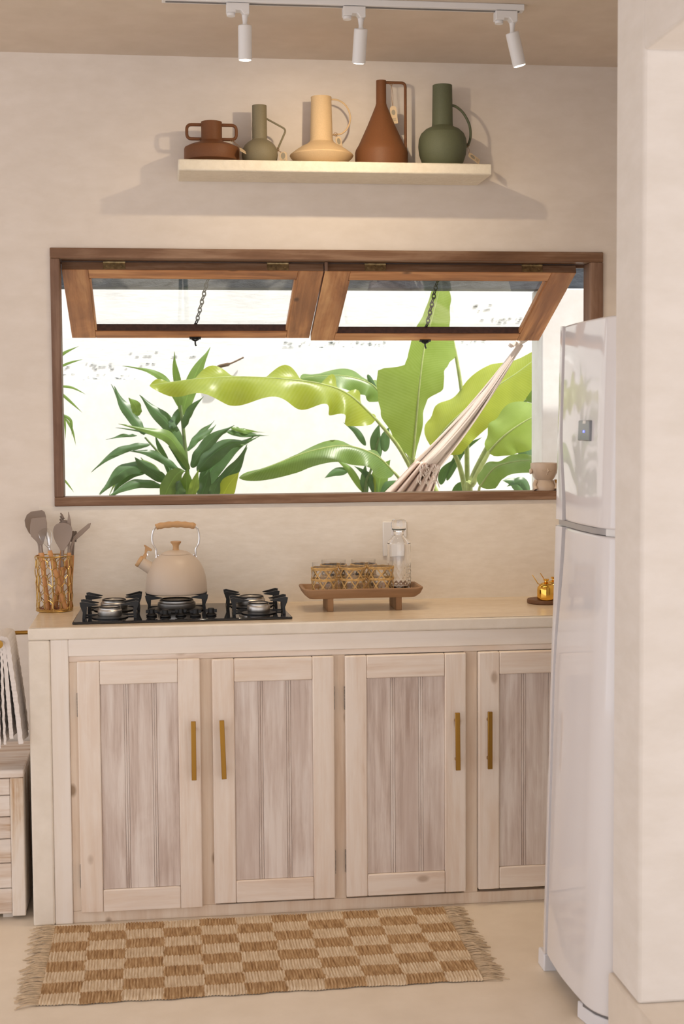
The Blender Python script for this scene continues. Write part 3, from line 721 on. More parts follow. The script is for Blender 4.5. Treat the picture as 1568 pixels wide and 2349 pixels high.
# ------------------------------------------------------------------ shelf and jugs
ZS = 2.3275
sh = MB(); NX = 60
prof = [(-.21, 2.3275), (-.2085, 2.330-.0025), (0, 2.3275), (0, 2.290), (-.207, 2.2925)]
sh.box(.465, 1.467, -.21, 0, 2.292, ZS)
tag(sh.build('wall_shelf', 'shelf', None, .005, 3), 'thick cream plaster wall shelf carrying five matte jugs', 'shelf')
def price_tag(parent, anchor, drop, face, w=.021, h=.038, tilt=0, loop=.014, mark=True, rx=0):
    """paper tag hung from anchor (local), with its string"""
    a = Vector(anchor); b = Vector(drop)
    R_ = Matrix.Translation(b) @ Matrix.Rotation(face, 4, 'Z') @ Matrix.Rotation(rx, 4, 'X') @ Matrix.Rotation(tilt, 4, 'Y')
    t = MB(); pl_ = [(-w/2, -h), (w/2, -h), (w/2, -.006), (w/4, 0), (-w/4, 0), (-w/2, -.006)]
    tt = MB().prism(pl_, -.0006, .0006, 1); t.add([R_ @ Vector(p) for p in tt.v], tt.f)
    o = tag(t.build('price_tag', 'tag', parent, smooth=False), 'kraft paper tag on a string')
    if mark:
        mk = MB(); n = 16
        mk.add([R_ @ Vector((w*.30*math.cos(2*PI*k/n), -.0009, -h*.36+w*.42*math.sin(2*PI*k/n))) for k in range(n)], [tuple(range(n))])
        for k, ww in enumerate((.30, .22, .30)):
            z = -h*.70-k*.0032; mk.add([R_ @ Vector(q) for q in ((-w*ww, -.0009, z), (w*ww, -.0009, z), (w*ww, -.0009, z-.0013), (-w*ww, -.0009, z-.0013))], [(0, 1, 2, 3)])
        mk.build('tag_mark', 'tag_print', o, smooth=False, fix=False)
    top = R_ @ Vector((0, 0, -.003)); st = MB()
    mid = (a+top)/2
    for s_ in (-1, 1):
        st.tube(spline([a, mid + Vector((s_*.003, s_*.002, -.002)), top], 5), .0007, 5)
    st.tube([a+Vector((.006*math.cos(2*PI*k/10), .006*math.sin(2*PI*k/10)*.4, .006*math.sin(2*PI*k/10))) for k in range(10)], .0009, 5, closed=True)
    st.build('tag_string', 'string', o)
YJ = -.105
def jug(name, label, x, prof, mat):
    t = thing(name, label, 'jug', (x, YJ, ZS+.0003))
    top = prof[-1]; full = prof + [(top[0]-.0025, top[1]+.0004), (top[0]-.004, top[1]-.002), (top[0]-.004, top[1]-.05), (.0001, top[1]-.05)]
    MB().lathe(full, 72).build('body', mat, t, sharp=.42); return t
j = jug('two_handled_jug', 'squat rust-brown jug with two looped handles', .574, [(.062, 0), (.066, .004), (.0868, .012), (.0885, .016), (.0885, .0485), (.0865, .054), (.070, .062), (.042, .0715), (.0345, .077), (.0333, .082), (.0333, .136)], 'j_brown')
for s_ in (-1, 1):
    MB().tube(rounded([(s_*.030, 0, .127), (s_*.079, 0, .127), (s_*.079, 0, .082), (s_*.033, 0, .082)], .016), .0052, 10).build('handle', 'j_brown', j)
price_tag(j, (.066, -.004, .080), (.095, -.045, .044), .9, .022, .036, .75, rx=-.9, mark=False)
j = jug('angular_handle_jug', 'olive grey round jug with a thin angular handle', .728, [(.043, 0), (.048, .003), (.0555, .018), (.0582, .034), (.0565, .050), (.049, .064), (.038, .0745), (.0255, .082), (.0240, .085), (.0233, .191)], 'j_olive')
MB().tube(rounded([(.021, 0, .151), (.086, 0, .117), (.054, 0, .046)], .012), .0031, 8).build('handle', 'j_olive', j)
price_tag(j, (.056, -.006, .052), (.071, -.040, .038), -.5, .026, .036, -.15, rx=-.15)
j = jug('saucer_jug', 'sand-coloured jug with a wide saucer body and fine round handle', .928, [(.066, 0), (.070, .002), (.100, .029), (.1032, .0345), (.1015, .038), (.086, .050), (.066, .063), (.048, .072), (.0395, .079), (.0365, .088), (.0330, .215), (.0336, .219), (.0336, .222)], 'j_cream')
MB().tube([(.0315+.0, 0, .2155)] + [(.040+.0545*math.sin(t), 0, .158+.0578*math.cos(t)) for t in [PI*k/22 for k in range(0, 20)]] + [(.034, 0, .103)], .0028, 8).build('handle', 'j_cream', j)
price_tag(j, (.045, -.008, .103), (.048, -.040, .090), .55, .024, .042, -.25, rx=.0)
j = jug('conical_jug', 'tall rust-brown cone-shaped jug with a long straight handle', 1.124, [(.084, 0), (.0860, .002), (.0860, .047), (.0835, .056), (.074, .072), (.045, .135), (.0195, .196), (.0166, .206), (.0162, .279)], 'j_brown')
MB().tube(rounded([(.013, 0, .2735), (.0795, 0, .2735), (.0795, 0, .058)], .014), .0046, 10).build('handle', 'j_brown', j)
price_tag(j, (.033, -.003, .270), (.036, -.012, .196), -.25, .021, .057, -.12)
j = jug('round_green_jug', 'moss green jug with a round belly and slim curved handle', 1.326, [(.048, 0), (.055, .003), (.068, .020), (.0765, .045), (.0795, .070), (.0775, .094), (.070, .112), (.055, .126), (.0385, .1335), (.0345, .137), (.0336, .150), (.0318, .268)], 'j_green')
MB().tube(spline([(.030, 0, .205), (.047, 0, .200), (.070, 0, .180), (.089, 0, .145), (.0935, 0, .110), (.087, 0, .082), (.072, 0, .066)], 6), .0042, 10).build('handle', 'j_green', j)
price_tag(j, (.083, -.004, .078), (.080, -.035, .042), .5, .022, .044, -.95, rx=-.45)

# ------------------------------------------------------------------ track lights
YT = -.665
tk = MB().box(.42, 1.452, YT-.017, YT+.017, ZC-.018, ZC); tko = tk.build('lighting_track', 'lamp_white', None, .002)
tag(tko, 'white ceiling track bar holding three spotlights', 'track')
MB().box(.43, 1.44, YT-.006, YT+.006, ZC-.0192, ZC-.0181).build('conductor_slot', 'fridge_grey', tko)
def spotlight(x, direc, label, energy, aim, cone):
    t = thing('spotlight', label, 'spotlight', (x, YT, ZC-.0195), group='spotlights on the ceiling track')
    MB().prism([(-.046, 0), (.018, 0), (.018, -.030), (.004, -.032), (-.006, -.020), (-.020, -.020), (-.020, -.026), (-.046, -.026)], -.017, .017, 1).build('adapter', 'lamp_white', t, .002)
    MB().lathe([(.012, -.034), (.012, -.0265), (.0001, -.0265)], 18, (-.033, 0, 0)).build('adapter_button', 'lamp_white', t)
    MB().lathe([(.0078, -.062), (.0062, -.05), (.0088, -.031)], 16, (.006, 0, 0)).build('stem', 'lamp_white', t)
    d = Vector(direc).normalized(); R_ = Matrix.Translation((.006, 0, -.060)) @ (-d).to_track_quat('Z', 'Y').to_matrix().to_4x4()
    R_ = R_ @ Matrix.Translation((0, 0, -.004))
    c = MB().lathe([(.0001, .006), (.0175, .006), (.0192, .004), (.0192, -.088), (.0165, -.088), (.0160, -.0855), (.0001, -.0855)], 36, mat=R_).build('lamp_cylinder', 'lamp_white', t)
    MB().lathe([(.0001, -.0858), (.0160, -.0858), (.0160, -.0885), (.012, -.0900), (.0001, -.0905)], 28, mat=R_).build('lamp_lens', 'bulb', c)
    ld = bpy.data.lights.new('spot_beam', 'SPOT'); ld.energy = energy; ld.color = (1, .80, .55); ld.shadow_soft_size = .012
    ld.spot_size = math.radians(cone); ld.spot_blend = .8
    lo = bpy.data.objects.new('spot_beam', ld); COL.objects.link(lo); lo.parent = t
    p = R_ @ Vector((0, 0, -.094)); q = Vector(aim).to_track_quat('-Z', 'Y').to_matrix().to_4x4(); q.translation = p; lo.matrix_local = q
M['bulb'] = emit('warm_lamp', (1, .90, .72), 12)
spotlight(.645, (0.0, .10, -1), 'white spotlight hanging straight down above the two-handled jug', 16, (0, .28, -1), 80)
spotlight(.974, (-.03, .34, -1), 'white spotlight tipped towards the wall in the middle of the track', 11, (0, .9, -1), 150)
spotlight(1.414, (.27, .10, -1), 'white spotlight slanting towards the refrigerator at the track end', 16, (.20, .28, -1), 80)

# ------------------------------------------------------------------ refrigerator
fr = thing('refrigerator', 'tall white two-door refrigerator standing in the alcove by the step', 'refrigerator', (1.415, -1.27, 0))
fr.rotation_euler = (0, math.radians(1.5), 0)
# local: x from front (0) into the cabinet, y far (+.25) to near (-.215)
def door_plan(yf):
    pts = [(.029, yf), (.010, yf)]
    for k in range(9):
        y = yf-.012-(yf-.012+.10)*k/8; t = (y+.10)/(yf+.10)
        pts.append((.0035-.0065*math.sin(PI*t), y))
    for k in range(1, 13):
        a = PI/2*k/12; pts.append((.0035+.066*(1-math.cos(a)), -.10-.115*math.sin(a)))
    pts.append((.084, -.215)); pts.append((.084, -.12)); return pts
def fdoor(name, z0, z1, zq, span, qmin):
    def q_(z):
        t = min(1, abs(z-zq)/span); return qmin+(1-qmin)*(1-t*t*(3-2*t))
    n = 30; rings = []; V = []; F = []
    for i in range(n+1):
        z = z0+(z1-z0)*i/n; rings.append([(x, y, z) for x, y in door_plan(.218-.062*q_(z))])
    d = loft(MB(), rings).build(name, 'fridge', fr, .005, 3, sharp=.30)
    for i in range(n+1):
        z = z0+(z1-z0)*i/n; q = q_(z); y0 = .2185-.062*q+.013*q; yy = .250
        for x, y in ((.006, y0+.002), (.0, y0), (-.001-.004*q, (y0+yy)/2), (.004, yy-.004), (.014, yy), (.029, yy), (.029, y0)): V.append((x, y, z))
    k = 7
    for i in range(n):
        for j_ in range(k): F.append((i*k+j_, i*k+(j_+1) % k, (i+1)*k+(j_+1) % k, (i+1)*k+j_))
    F += [tuple(range(k)), tuple(range(n*k, n*k+k))]
    MB().add(V, F).build('grip_strip', 'fridge', d, sharp=.5)
    MB().box(.030, .064, .145, .235, z0+.004, z1-.004).build('grip_recess', 'fridge_grey', d)
    return d
df = fdoor('freezer_door', 1.240, 1.752, 1.23, .26, .10)
dl = fdoor('fridge_door', .052, 1.222, 1.23, .42, 0)
MB().box(.087, .60, -.213, .252, .03, 1.745).build('cabinet_body', 'fridge_body', fr, .006)
MB().prism([(.012, .242), (.004, .03), (.008, -.09), (.03, -.165), (.075, -.2135), (.10, -.2135), (.10, .242)], 1.2235, 1.2385).build('door_divider', 'fridge_mid', fr)
MB().prism([(.018, -.150), (.045, -.195), (.071, -.2145), (.09, -.2145), (.09, -.150)], 1.2225, 1.2395).build('hinge_cover', 'white_plastic', fr)
MB().prism([(.006, -.115), (.022, -.165), (.045, -.198), (.0695, -.214), (.09, -.214), (.09, -.115)], .044, .0515).build('lower_gasket', 'fridge_grey', fr)
MB().box(.0, .12, .225, .285, 0.0, .048).build('foot', 'fridge_body', fr, .004)
MB().prism([(.004, -.075), (.022, -.165), (.045, -.198), (.0695, -.2135), (.2, -.2135), (.2, -.075)], 0, .0435).build('foot', 'fridge_body', fr, .004)
dp = MB().box(-.0055, .003, -.065, .030, 1.451, 1.502).build('display_panel', 'disp', df, .002)
MB().box(-.0062, -.0054, -.035, -.010, 1.494, 1.5015).build('display_tab', 'white_plastic', dp)
MB().box(-.0066, -.0054, -.025, -.016, 1.472, 1.477).build('status_light', 'led', dp)

# ------------------------------------------------------------------ towel bar and towel
hb_ = thing('towel_bar', 'brass L-shaped towel bar fixed to the end panel of the worktop', 'towel bar', (0, -.31, .862))
MB().tube(rounded([(-.001, 0, 0), (-.078, 0, 0), (-.078, -.225, 0)], .012), .0062, 14).build('rod', 'brass', hb_)
MB().lathe([(.0001, 0), (.0115, 0), (.0125, .002), (.0125, .006), (.0001, .0065)], 28, (-.078, -.2255, 0), Matrix.Rotation(PI/2, 4, 'X')).build('end_cap', 'brass', hb_)
MB().lathe([(.016, 0), (.016, .004), (.007, .005)], 24, (-.0005, 0, 0), Matrix.Rotation(-PI/2, 4, 'Y')).build('wall_plate', 'brass', hb_)
tw = thing('waffle_towel', 'cream waffle-weave towel folded over the brass bar', 'towel', (-.078, -.42, .862))
def cloth(name, prof, y0, y1, ny, wob, th=.004):
    """prof: polyline in x-z, swept along y, wavy"""
    P = spline([(x, 0, z) for x, z in prof], 14); n = len(P); V = []; F = []
    for side in (0, 1):
        for i, p in enumerate(P):
            a = P[max(0, i-1)]; b = P[min(n-1, i+1)]; t = (b-a).normalized(); nr = Vector((-t.z, 0, t.x))
            for j_ in range(ny+1):
                q = j_/ny; y = y0+(y1-y0)*q; s_ = i/(n-1); dn = (abs(p.z)/.3)
                wv = wob*dn*math.sin(q*9+s_*2.0)+.0012*math.sin(y*900)*math.sin(i*1.57)
                x_ = p + nr*(side*th + wv)
                V.append((x_.x, y+.012*dn*(q-.5)*2+.004*dn*math.sin(s_*7), x_.z))
    k = ny+1; o = n*k
    for i in range(n-1):
        for j_ in range(ny):
            a = i*k+j_; F.append((a, a+1, a+k+1, a+k)); F.append((o+a, o+a+k, o+a+k+1, o+a+1))
    for i in range(n-1):
        F.append((i*k, i*k+k, o+i*k+k, o+i*k)); a = i*k+ny; F.append((a, o+a, o+a+k, a+k))
    for j_ in range(ny):
        F.append((j_, o+j_, o+j_+1, j_+1)); a = (n-1)*k+j_; F.append((a, a+1, o+a+1, o+a))
    return MB().add(V, F).build(name, 'towel', tw, sharp=1.2)
cloth('outer_layer', [(.062, -.30), (.050, -.18), (.036, -.07), (.026, .004), (.012, .017), (-.006, .017), (-.022, .002), (-.030, -.08), (-.040, -.20), (-.046, -.335)], -.085, .085, 44, .005, .013)
cloth('inner_layer', [(.034, -.285), (.026, -.16), (.019, -.05), (.014, .0), (.005, .0105), (-.005, .0105), (-.014, -.0), (-.016, -.06), (-.018, -.18), (-.022, -.31)], -.083, .083, 44, .004, .011)

for q0 in (-.002, -.0125):
    cloth('middle_fold', [(.016+q0*1.5, -.30+q0), (.012+q0*1.2, -.18), (.010+q0, -.06), (.006+q0*.6, -.012)], -.082, .08, 30, .004, .007)
# ------------------------------------------------------------------ chest at the left
ch = thing('storage_chest', 'distressed whitewashed wooden chest beside the worktop end panel', 'chest', (-.40, -.22, 0))
MB().box(-.36, .363, -.19, .18, .02, .432).build('box_core', 'chest', ch)
for x in (-.372, .332): MB().box(x, x+.040, -.204, -.19, .012, .437).build('corner_post', 'chest_v', ch, .003)
zz = [.018, .098, .176, .250, .318, .384, .436]
for a, b in zip(zz[:-1], zz[1:]):
    MB().box(-.331, .3315, -.2005+random.uniform(-.001, .001), -.19, a+.0012, b-.0012).build('slat', 'chest', ch, .003)
for y in (-.19, -.1, -.0, .09): MB().box(.3635, .372, y, y+.0885, .02, .436).build('side_slat', 'chest_v', ch, .003)
MB().box(-.375, .374, -.206, .19, .438, .463).build('lid', 'chest', ch, .004, 2)
for x in (-.33, .30):
    for y in (-.17, .14): MB().box(x, x+.03, y, y+.03, 0, .02).build('foot', 'chest_v', ch)

# ------------------------------------------------------------------ rug
rg = thing('checked_rug', 'rectangular woven rug in tan and cream checks before the cabinet', 'rug', (.652, -.797, 0))
nx, ny = 700, 40; V = []; F = []; hw, hd = .588, .293
for j_ in range(ny+1):
    y = -hd+2*hd*j_/ny; row = (y+hd)/.0745
    for i in range(nx+1):
        x = -hw+2*hw*i/nx; cord = abs(math.sin(PI*x/.0084+.25*math.sin(y*37)+1.2*math.floor(row)))
        pinch = .55+.45*min(1, abs(((row+.5) % 1)-.5)*9)
        z = .0045+.0050*cord*pinch+.0008*math.sin(i*.7+j_*2.3)
        ed = .003*math.sin(x*31)+.002*math.sin(x*83) if j_ in (0, ny) else 0
        if i in (0, nx): z = .001
        if j_ in (0, ny): z = .0015+.003*cord
        V.append((x+.006*math.sin(y*5)*(.0 if i not in (0, nx) else 1), y+ed+.004*math.sin(x*4), z))
for j_ in range(ny):
    for i in range(nx):
        a = j_*(nx+1)+i; F.append((a, a+1, a+nx+2, a+nx+1))
MB().add(V, F).build('woven_body', 'rug', rg, sharp=2.5, fix=False)
for s_ in (-1, 1):
    fg = MB()
    for k in range(104):
        y = -hd+.006+(2*hd-.012)*k/103+random.uniform(-.003, .003); L_ = random.uniform(.045, .075); d = random.uniform(-.35, .15)
        p0 = Vector((s_*(hw-.002), y, .004)); p1 = p0+Vector((s_*L_*.5, d*L_*.5, .004)); p2 = p0+Vector((s_*L_, d*L_+random.uniform(-.01, .01), -.0022))
        fg.tube(spline([p0, p1, p2], 3), [.0021, .002, .002, .0019, .0018, .0016, .001], 5)
        if k % 2: fg.tube([p0+Vector((0, .003, 0)), p1+Vector((0, .006, -.001)), p2+Vector((-s_*.008, .010, .0004))], [.0016, .0016, .001], 4)
    tag(fg.build('fringe', 'fringe', rg), 'pale cotton fringe', kind='stuff')

# ------------------------------------------------------------------ garden: walls, ground, eave
YG = 1.95
struct(MB().box(-3.2, 4.2, .12, 3.2, .08, .2).build('floor_garden', 'paving', smooth=False), 'pale paved garden ground outside the window', 'ground')
gw = MB().box(-3.2, 4.2, YG, YG+.2, .2, 2.75).build('wall_garden', 'rough_wall', smooth=False)
struct(gw, 'white limewashed garden wall of old masonry behind the plants', 'wall')
# smooth limewash coat standing proud on the lower masonry, with an uneven upper edge
P = []
edge = [(-40, 872), (150, 868), (200, 872), (330, 870), (420, 866), (480, 850), (520, 832), (560, 818), (640, 812), (700, 806), (800, 800), (900, 798), (1000, 800), (1100, 797), (1200, 795), (1330, 798)]
for u, w in edge: q = at(u, w, YG); P.append((q.x, q.z))
P = [(P[0][0]-2.5, P[0][1])] + P + [(4.2, P[-1][1])]
fine = []
for (x0, z0), (x1, z1) in zip(P[:-1], P[1:]):
    k = max(1, int(abs(x1-x0)/.03))
    for i in range(k): fine.append((x0+(x1-x0)*i/k, z0+(z1-z0)*i/k+random.uniform(-.006, .006)))
fine.append(P[-1])
MB().prism(fine+[(4.2, .2), (P[0][0], .2)], YG-.022, YG, 1).build('limewash_coat', 'garden_wall', gw, smooth=False)
for u0, u1, w0, n in ((150, 360, 842, 9), (140, 345, 867, 20), (300, 470, 815, 7), (640, 905, 792, 26), (1000, 1220, 790, 14), (1095, 1210, 735, 14), (1085, 1130, 708, 6), (190, 240, 838, 4)):
    for k in range(int(n*1.6)):
        c = at(random.uniform(u0, u1), w0+random.uniform(-9, 5), YG-.002); b = MB(); s_ = random.uniform(.003, .012)
        b.lathe([(.0001, -.002), (s_*.7, -.001), (s_, .001), (s_*.6, .003), (.0001, .004)], 9, c, Matrix.Rotation(PI/2, 4, 'X') @ Matrix.Diagonal((1, random.uniform(.06, .18), .5, 1)), rfun=lambda r, a, z, i: r*(1+.35*math.sin(a*3+s_*900)))
        b.build('moss_patch', 'dirt', gw)
tg = MB().tube(spline([at(478, 862, YG-.045), at(500, 842, YG-.07), at(528, 834, YG-.07), at(558, 820, YG-.045)], 5), [.004]*5+[.009]*5+[.004]*6, 7)
tag(tg.build('dry_twig', 'twig'), 'thin dry twig lying against the garden wall', 'twig')
# eave over the window, and the return wall on the right
struct(MB().box(-3.2, 2.6, .70, .80, 2.014, 2.17).build('trim_2', 'eave', smooth=False), 'dark weathered beam running outside above the open sashes', 'beam')
struct(MB().box(-3.2, 2.6, .12, .40, 2.20, 2.30).build('trim_3', 'eave', smooth=False), 'narrow roof overhang on the outside of the window wall', 'eave')
struct(MB().box(1.868, 2.6, .66, .82, .2, 2.0139).build('wall_pillar', 'garden_wall', bevel=.006), 'cream masonry pillar outside the window behind the sash', 'wall')

# ------------------------------------------------------------------ leaves
def wprof(kind, t):
    if kind == 'lance': return max(.03, math.sin(PI*min(1, .03+.97*t)**.72)**1.25)
    if kind == 'banana': return max(.03, (min(1, t/.10))**.6*(min(1, (1-t)/.30+.001))**.6)
    return max(.03, math.sin(PI*t)**.6)
def leaf(parent, pts, w, mat, kind='lance', nrm=(0, -1, .35), fold=.25, ruffle=0, left=1.0, right=1.0, n=6, tex=8, rib=None, name='leaf', prof=None, freq=23):
    c = spline(pts, tex); k = len(c); V = []; F = []; UV = []
    nrm = Vector(nrm)
    for i, p in enumerate(c):
        t = i/(k-1); tg_ = (c[min(k-1, i+1)]-c[max(0, i-1)]).normalized()
        nn = nrm - tg_*nrm.dot(tg_)
        if nn.length < 1e-4: nn = tg_.orthogonal()
        nn.normalize(); sd = tg_.cross(nn)
        ww = w*wprof(kind, t) if not prof else w; Lf, Rt = left, right
        if prof:
            for (ta, la, ra), (tb_, lb, rb) in zip(prof[:-1], prof[1:]):
                if ta <= t <= tb_:
                    f_ = (t-ta)/(tb_-ta); f_ = f_*f_*(3-2*f_); Lf = la+(lb-la)*f_; Rt = ra+(rb-ra)*f_
        for j_ in range(n+1):
            v = -1+2*j_/n; sc = Lf if v < 0 else Rt
            rf = ruffle*abs(v)**2*math.sin(t*freq+(1.3 if v > 0 else 0)+3*math.sin(t*5))*(math.sin(PI*t)**.5 if 0 < t < 1 else 0)
            # positive normal = towards the viewer; margins bend away by fold
            V.append(p + sd*(v*ww*sc) - nn*(fold*abs(v)**1.4*ww*sc) + nn*rf + sd*(rf*.5*(1 if v > 0 else -1)))
            UV.append((t, v))
    for i in range(k-1):
        for j_ in range(n): a = i*(n+1)+j_; F.append((a, a+1, a+n+2, a+n+1))
    root = parent.location
    me = bpy.data.meshes.new(name); me.from_pydata([tuple(p-root) for p in V], [], F); me.materials.append(M[mat])
    ul = me.uv_layers.new(name='uv')
    for lp in me.loops: ul.data[lp.index].uv = UV[lp.vertex_index]
    me.polygons.foreach_set('use_smooth', [True]*len(me.polygons))
    o = bpy.data.objects.new(name, me); COL.objects.link(o); o.parent = parent
    if rib:
        MB().tube([tuple(p-root-nrm.normalized()*.001) for p in c], [rib*(1-.75*i/(k-1)) for i in range(k)], 7).build('midrib', 'stalk', o)
    return o
def stalk(parent, pts, r0, r1, mat='stalk', name='stalk'):
    c = spline(pts, 6); k = len(c)
    return MB().tube([tuple(p-parent.location) for p in c], [r0+(r1-r0)*i/(k-1) for i in range(k)], 9).build(name, mat, parent)
def ZP(X, Y, y): return at(100+X/2.24, 550+Y/2.24, y)      # close-up measurements of the left half
def ZQ(X, Y, y): return at(680+X/2.119, 550+Y/2.119, y)    # and of the right half
K2 = 1/2.24/FPX; K3 = 1/2.119/FPX
def wid(px, y, k=K2): return px*k*(y-CAM.y)/2

# cordyline
yc = 1.35
b0 = ZP(745, 1300, yc)
co = thing('cordyline_plant', 'bushy dark green strap-leaved shrub against the white garden wall', 'plant', (b0.x, yc, .2))
stalk(co, [(b0.x, yc, .2), (b0.x+.01, yc, .8), b0, ZP(728, 1080, yc), ZP(715, 950, yc), ZP(703, 850, yc)], .012, .006, 'stem', 'stem')
stalk(co, [(b0.x, yc, .22), (b0.x-.02, yc+.03, .8), ZP(690, 1240, yc+.03), ZP(620, 1130, yc+.04), ZP(520, 1015, yc+.04)], .010, .004, 'stem', 'stem')
LV = [
 ([(703, 890), (690, 760), (675, 650), (671, 574)], 44, 'l_mid', 0, .12),
 ([(712, 900), (745, 780), (800, 650), (856, 552)], 92, 'l_mid', .02, .2),
 ([(697, 860), (640, 740), (540, 672), (403, 648)], 44, 'l_mid', .02, .3),
 ([(718, 970), (750, 880), (822, 805)], 46, 'l_dark', -.02, .3),
 ([(650, 970), (690, 900), (760, 815)], 60, 'l_dark', .03, .3),
 ([(520, 1000), (450, 900), (400, 830), (361, 750)], 72, 'l_dark', .05, .35),
 ([(722, 1090), (640, 950), (560, 870), (492, 797)], 88, 'l_dark', .03, .35),
 ([(487, 905), (470, 850), (435, 812)], 62, 'l_mid', .0, .2),
 ([(748, 1180), (660, 1030), (560, 985), (384, 946)], 74, 'l_mid', -.06, .3),
 ([(545, 1052), (430, 1070), (330, 1120), (244, 1196)], 48, 'l_dark', -.03, .35),
 ([(705, 1190), (600, 1120), (520, 1090), (432, 1086)], 52, 'l_dark', .0, .35),
 ([(640, 1245), (570, 1200), (500, 1150), (468, 1118)], 74, 'l_dark', -.05, .3),
 ([(560, 1160), (430, 1175), (350, 1240), (288, 1312)], 84, 'l_dark', -.04, .35),
 ([(615, 1268), (500, 1250), (400, 1280), (300, 1345)], 58, 'l_dark', -.08, .35),
 ([(540, 1190), (460, 1200), (380, 1260), (350, 1330)], 50, 'l_dark', .0, .3),
 ([(610, 1345), (650, 1255), (690, 1200), (726, 1188)], 110, 'l_mid', -.14, .2),
 ([(735, 1330), (735, 1250), (738, 1175)], 80, 'l_mid', -.12, .2),
 ([(755, 1335), (775, 1260), (795, 1180)], 60, 'l_ban', -.16, .2),
 ([(760, 1170), (810, 1090), (880, 1010), (980, 953)], 84, 'l_dark', -.03, .35),
 ([(738, 1085), (790, 1020), (850, 985), (886, 948)], 44, 'l_dark', .02, .3),
 ([(790, 1190), (860, 1110), (950, 1050), (1062, 1035)], 110, 'l_dark', -.06, .4),
 ([(820, 1320), (860, 1180), (960, 1080), (1085, 1008)], 120, 'l_dark', .02, .35),
 ([(850, 1330), (930, 1230), (1000, 1150), (1045, 1050)], 84, 'l_dark', -.05, .35),
 ([(940, 985), (1030, 1000), (1158, 1006)], 36, 'l_dark', .03, .3),
 ([(960, 965), (1040, 985), (1090, 1000)], 30, 'l_mid', .03, .3),
 ([(905, 1345), (950, 1260), (1003, 1195)], 110, 'l_lit', -.10, .15),
 ([(860, 1345), (880, 1280), (905, 1220)], 70, 'l_dark', -.12, .2),
 ([(480, 1006), (400, 1008), (318, 1028)], 20, 'l_dark', .04, .2),
 ([(690, 1290), (640, 1170), (590, 1050), (570, 990)], 40, 'l_dark', .05, .3),
 ([(745, 1190), (700, 1120), (640, 1060)], 50, 'l_dark', -.02, .3),
 ([(700, 1340), (690, 1280), (700, 1235)], 90, 'l_dark', -.13, .2),
 ([(800, 1340), (830, 1260), (850, 1180)], 80, 'l_dark', -.08, .25)]
for pts, w, mt, dy, fo in list(LV[3:25]):
    if random.random() < .75:
        ox, oy = random.uniform(-30, 30), random.uniform(-25, 25); n = len(pts)
        LV.append(([(a+ox*(i/(n-1)), b+oy*(i/(n-1))-10*math.sin(PI*i/(n-1))) for i, (a, b) in enumerate(pts)], w*.62, random.choice(['l_dark', 'l_dark', 'l_mid']), dy+.07, fo))
for pts, w, mt, dy, fo in LV:
    y0 = yc+dy; n = len(pts)
    P3 = [ZP(a, b, y0-.05*i/(n-1)*(1 if dy <= 0 else -1)) for i, (a, b) in enumerate(pts)]
    leaf(co, P3, wid(w, y0)*.84, mt, 'lance', (random.uniform(-.2, .2), -1, .35), fo, .004)

# bamboo sprigs at the left jamb
bp = at(128, 900, 1.2)
bs = thing('bamboo_sprig', 'thin bamboo twigs with narrow drooping leaves by the window jamb', 'plant', (bp.x-.05, 1.2, .2))
stalk(bs, [(bp.x-.05, 1.2, .2), (bp.x-.05, 1.2, 1.2), at(128, 900, 1.2), at(132, 790, 1.2), at(128, 700, 1.2)], .006, .004, 'stem', 'stem')
for pts, w in (([(132, 822), (150, 808), (181, 794)], 10), ([(130, 845), (160, 832), (191, 824)], 8), ([(132, 886), (165, 889), (197, 905)], 8), ([(132, 895), (160, 920), (189, 947)], 9), ([(130, 930), (147, 960), (150, 1010)], 9), ([(150, 960), (165, 985), (174, 1022)], 8), ([(140, 950), (162, 965), (165, 1000)], 10), ([(130, 1080), (155, 1110), (170, 1130)], 6)):
    leaf(bs, [at(a, b, 1.2) for a, b in pts], w/FPX*5.95/2*.75, 'l_mid', 'lance', (0, -1, .3), .2)

# banana plants
yb = 1.30
bb = ZQ(800, 1300, yb)
ba = thing('banana_plant', 'banana plant with a tall upright leaf and arching blades behind the hammock', 'plant', (bb.x, yb, .2))
def bleaf(pl, pts, ys, w, mat, **kw):
    P3 = [ZQ(a, b, y) for (a, b), y in zip(pts, ys)]
    return leaf(pl, P3, wid(w, yb, K3), mat, **kw)
stalk(ba, [(bb.x, yb, .2), (bb.x, yb, .7), ZQ(800, 1350, yb)], .05, .04, 'stalk', 'trunk')
# the upright leaf
bleaf(ba, [(566, 1068), (580, 900), (598, 700), (622, 520), (660, 370), (702, 215)], [1.24, 1.22, 1.20, 1.22, 1.25, 1.28], 200, 'l_ban', nrm=(.05, -1, .1), fold=.16, ruffle=.008, n=12, tex=14, rib=.006, prof=[(0, .05, .05), (.13, 1.1, .25), (.25, 1.72, .34), (.32, 1.95, .50), (.385, 2.08, 1.2), (.445, 2.05, 1.15), (.485, .80, 1.10), (.53, .70, 1.30), (.60, .66, 1.66), (.67, .62, 1.5), (.80, .45, 1.0), (.90, .38, .72), (1, .3, .4)])
stalk(ba, [ZQ(585, 1330, yb), ZQ(575, 1180, 1.27), ZQ(570, 1062, 1.25)], .014, .008)
# long arching leaf to the left
lp = [(540, 1115), (470, 1010), (385, 890)]
leaf(ba, [at(862, 962, 1.22), at(800, 905, 1.18), at(735, 880, 1.16), at(640, 868, 1.14), at(540, 864, 1.13), at(440, 870, 1.13), at(343, 884, 1.14)], .092, 'l_lit', 'banana', (0, -.62, .78), .45, .045, 1.12, .42, 12, 14, rib=.005, freq=36)
stalk(ba, [ZQ(640, 1290, yb), at(945, 1080, 1.26), at(910, 1020, 1.24), at(858, 958, 1.22)], .014, .006)
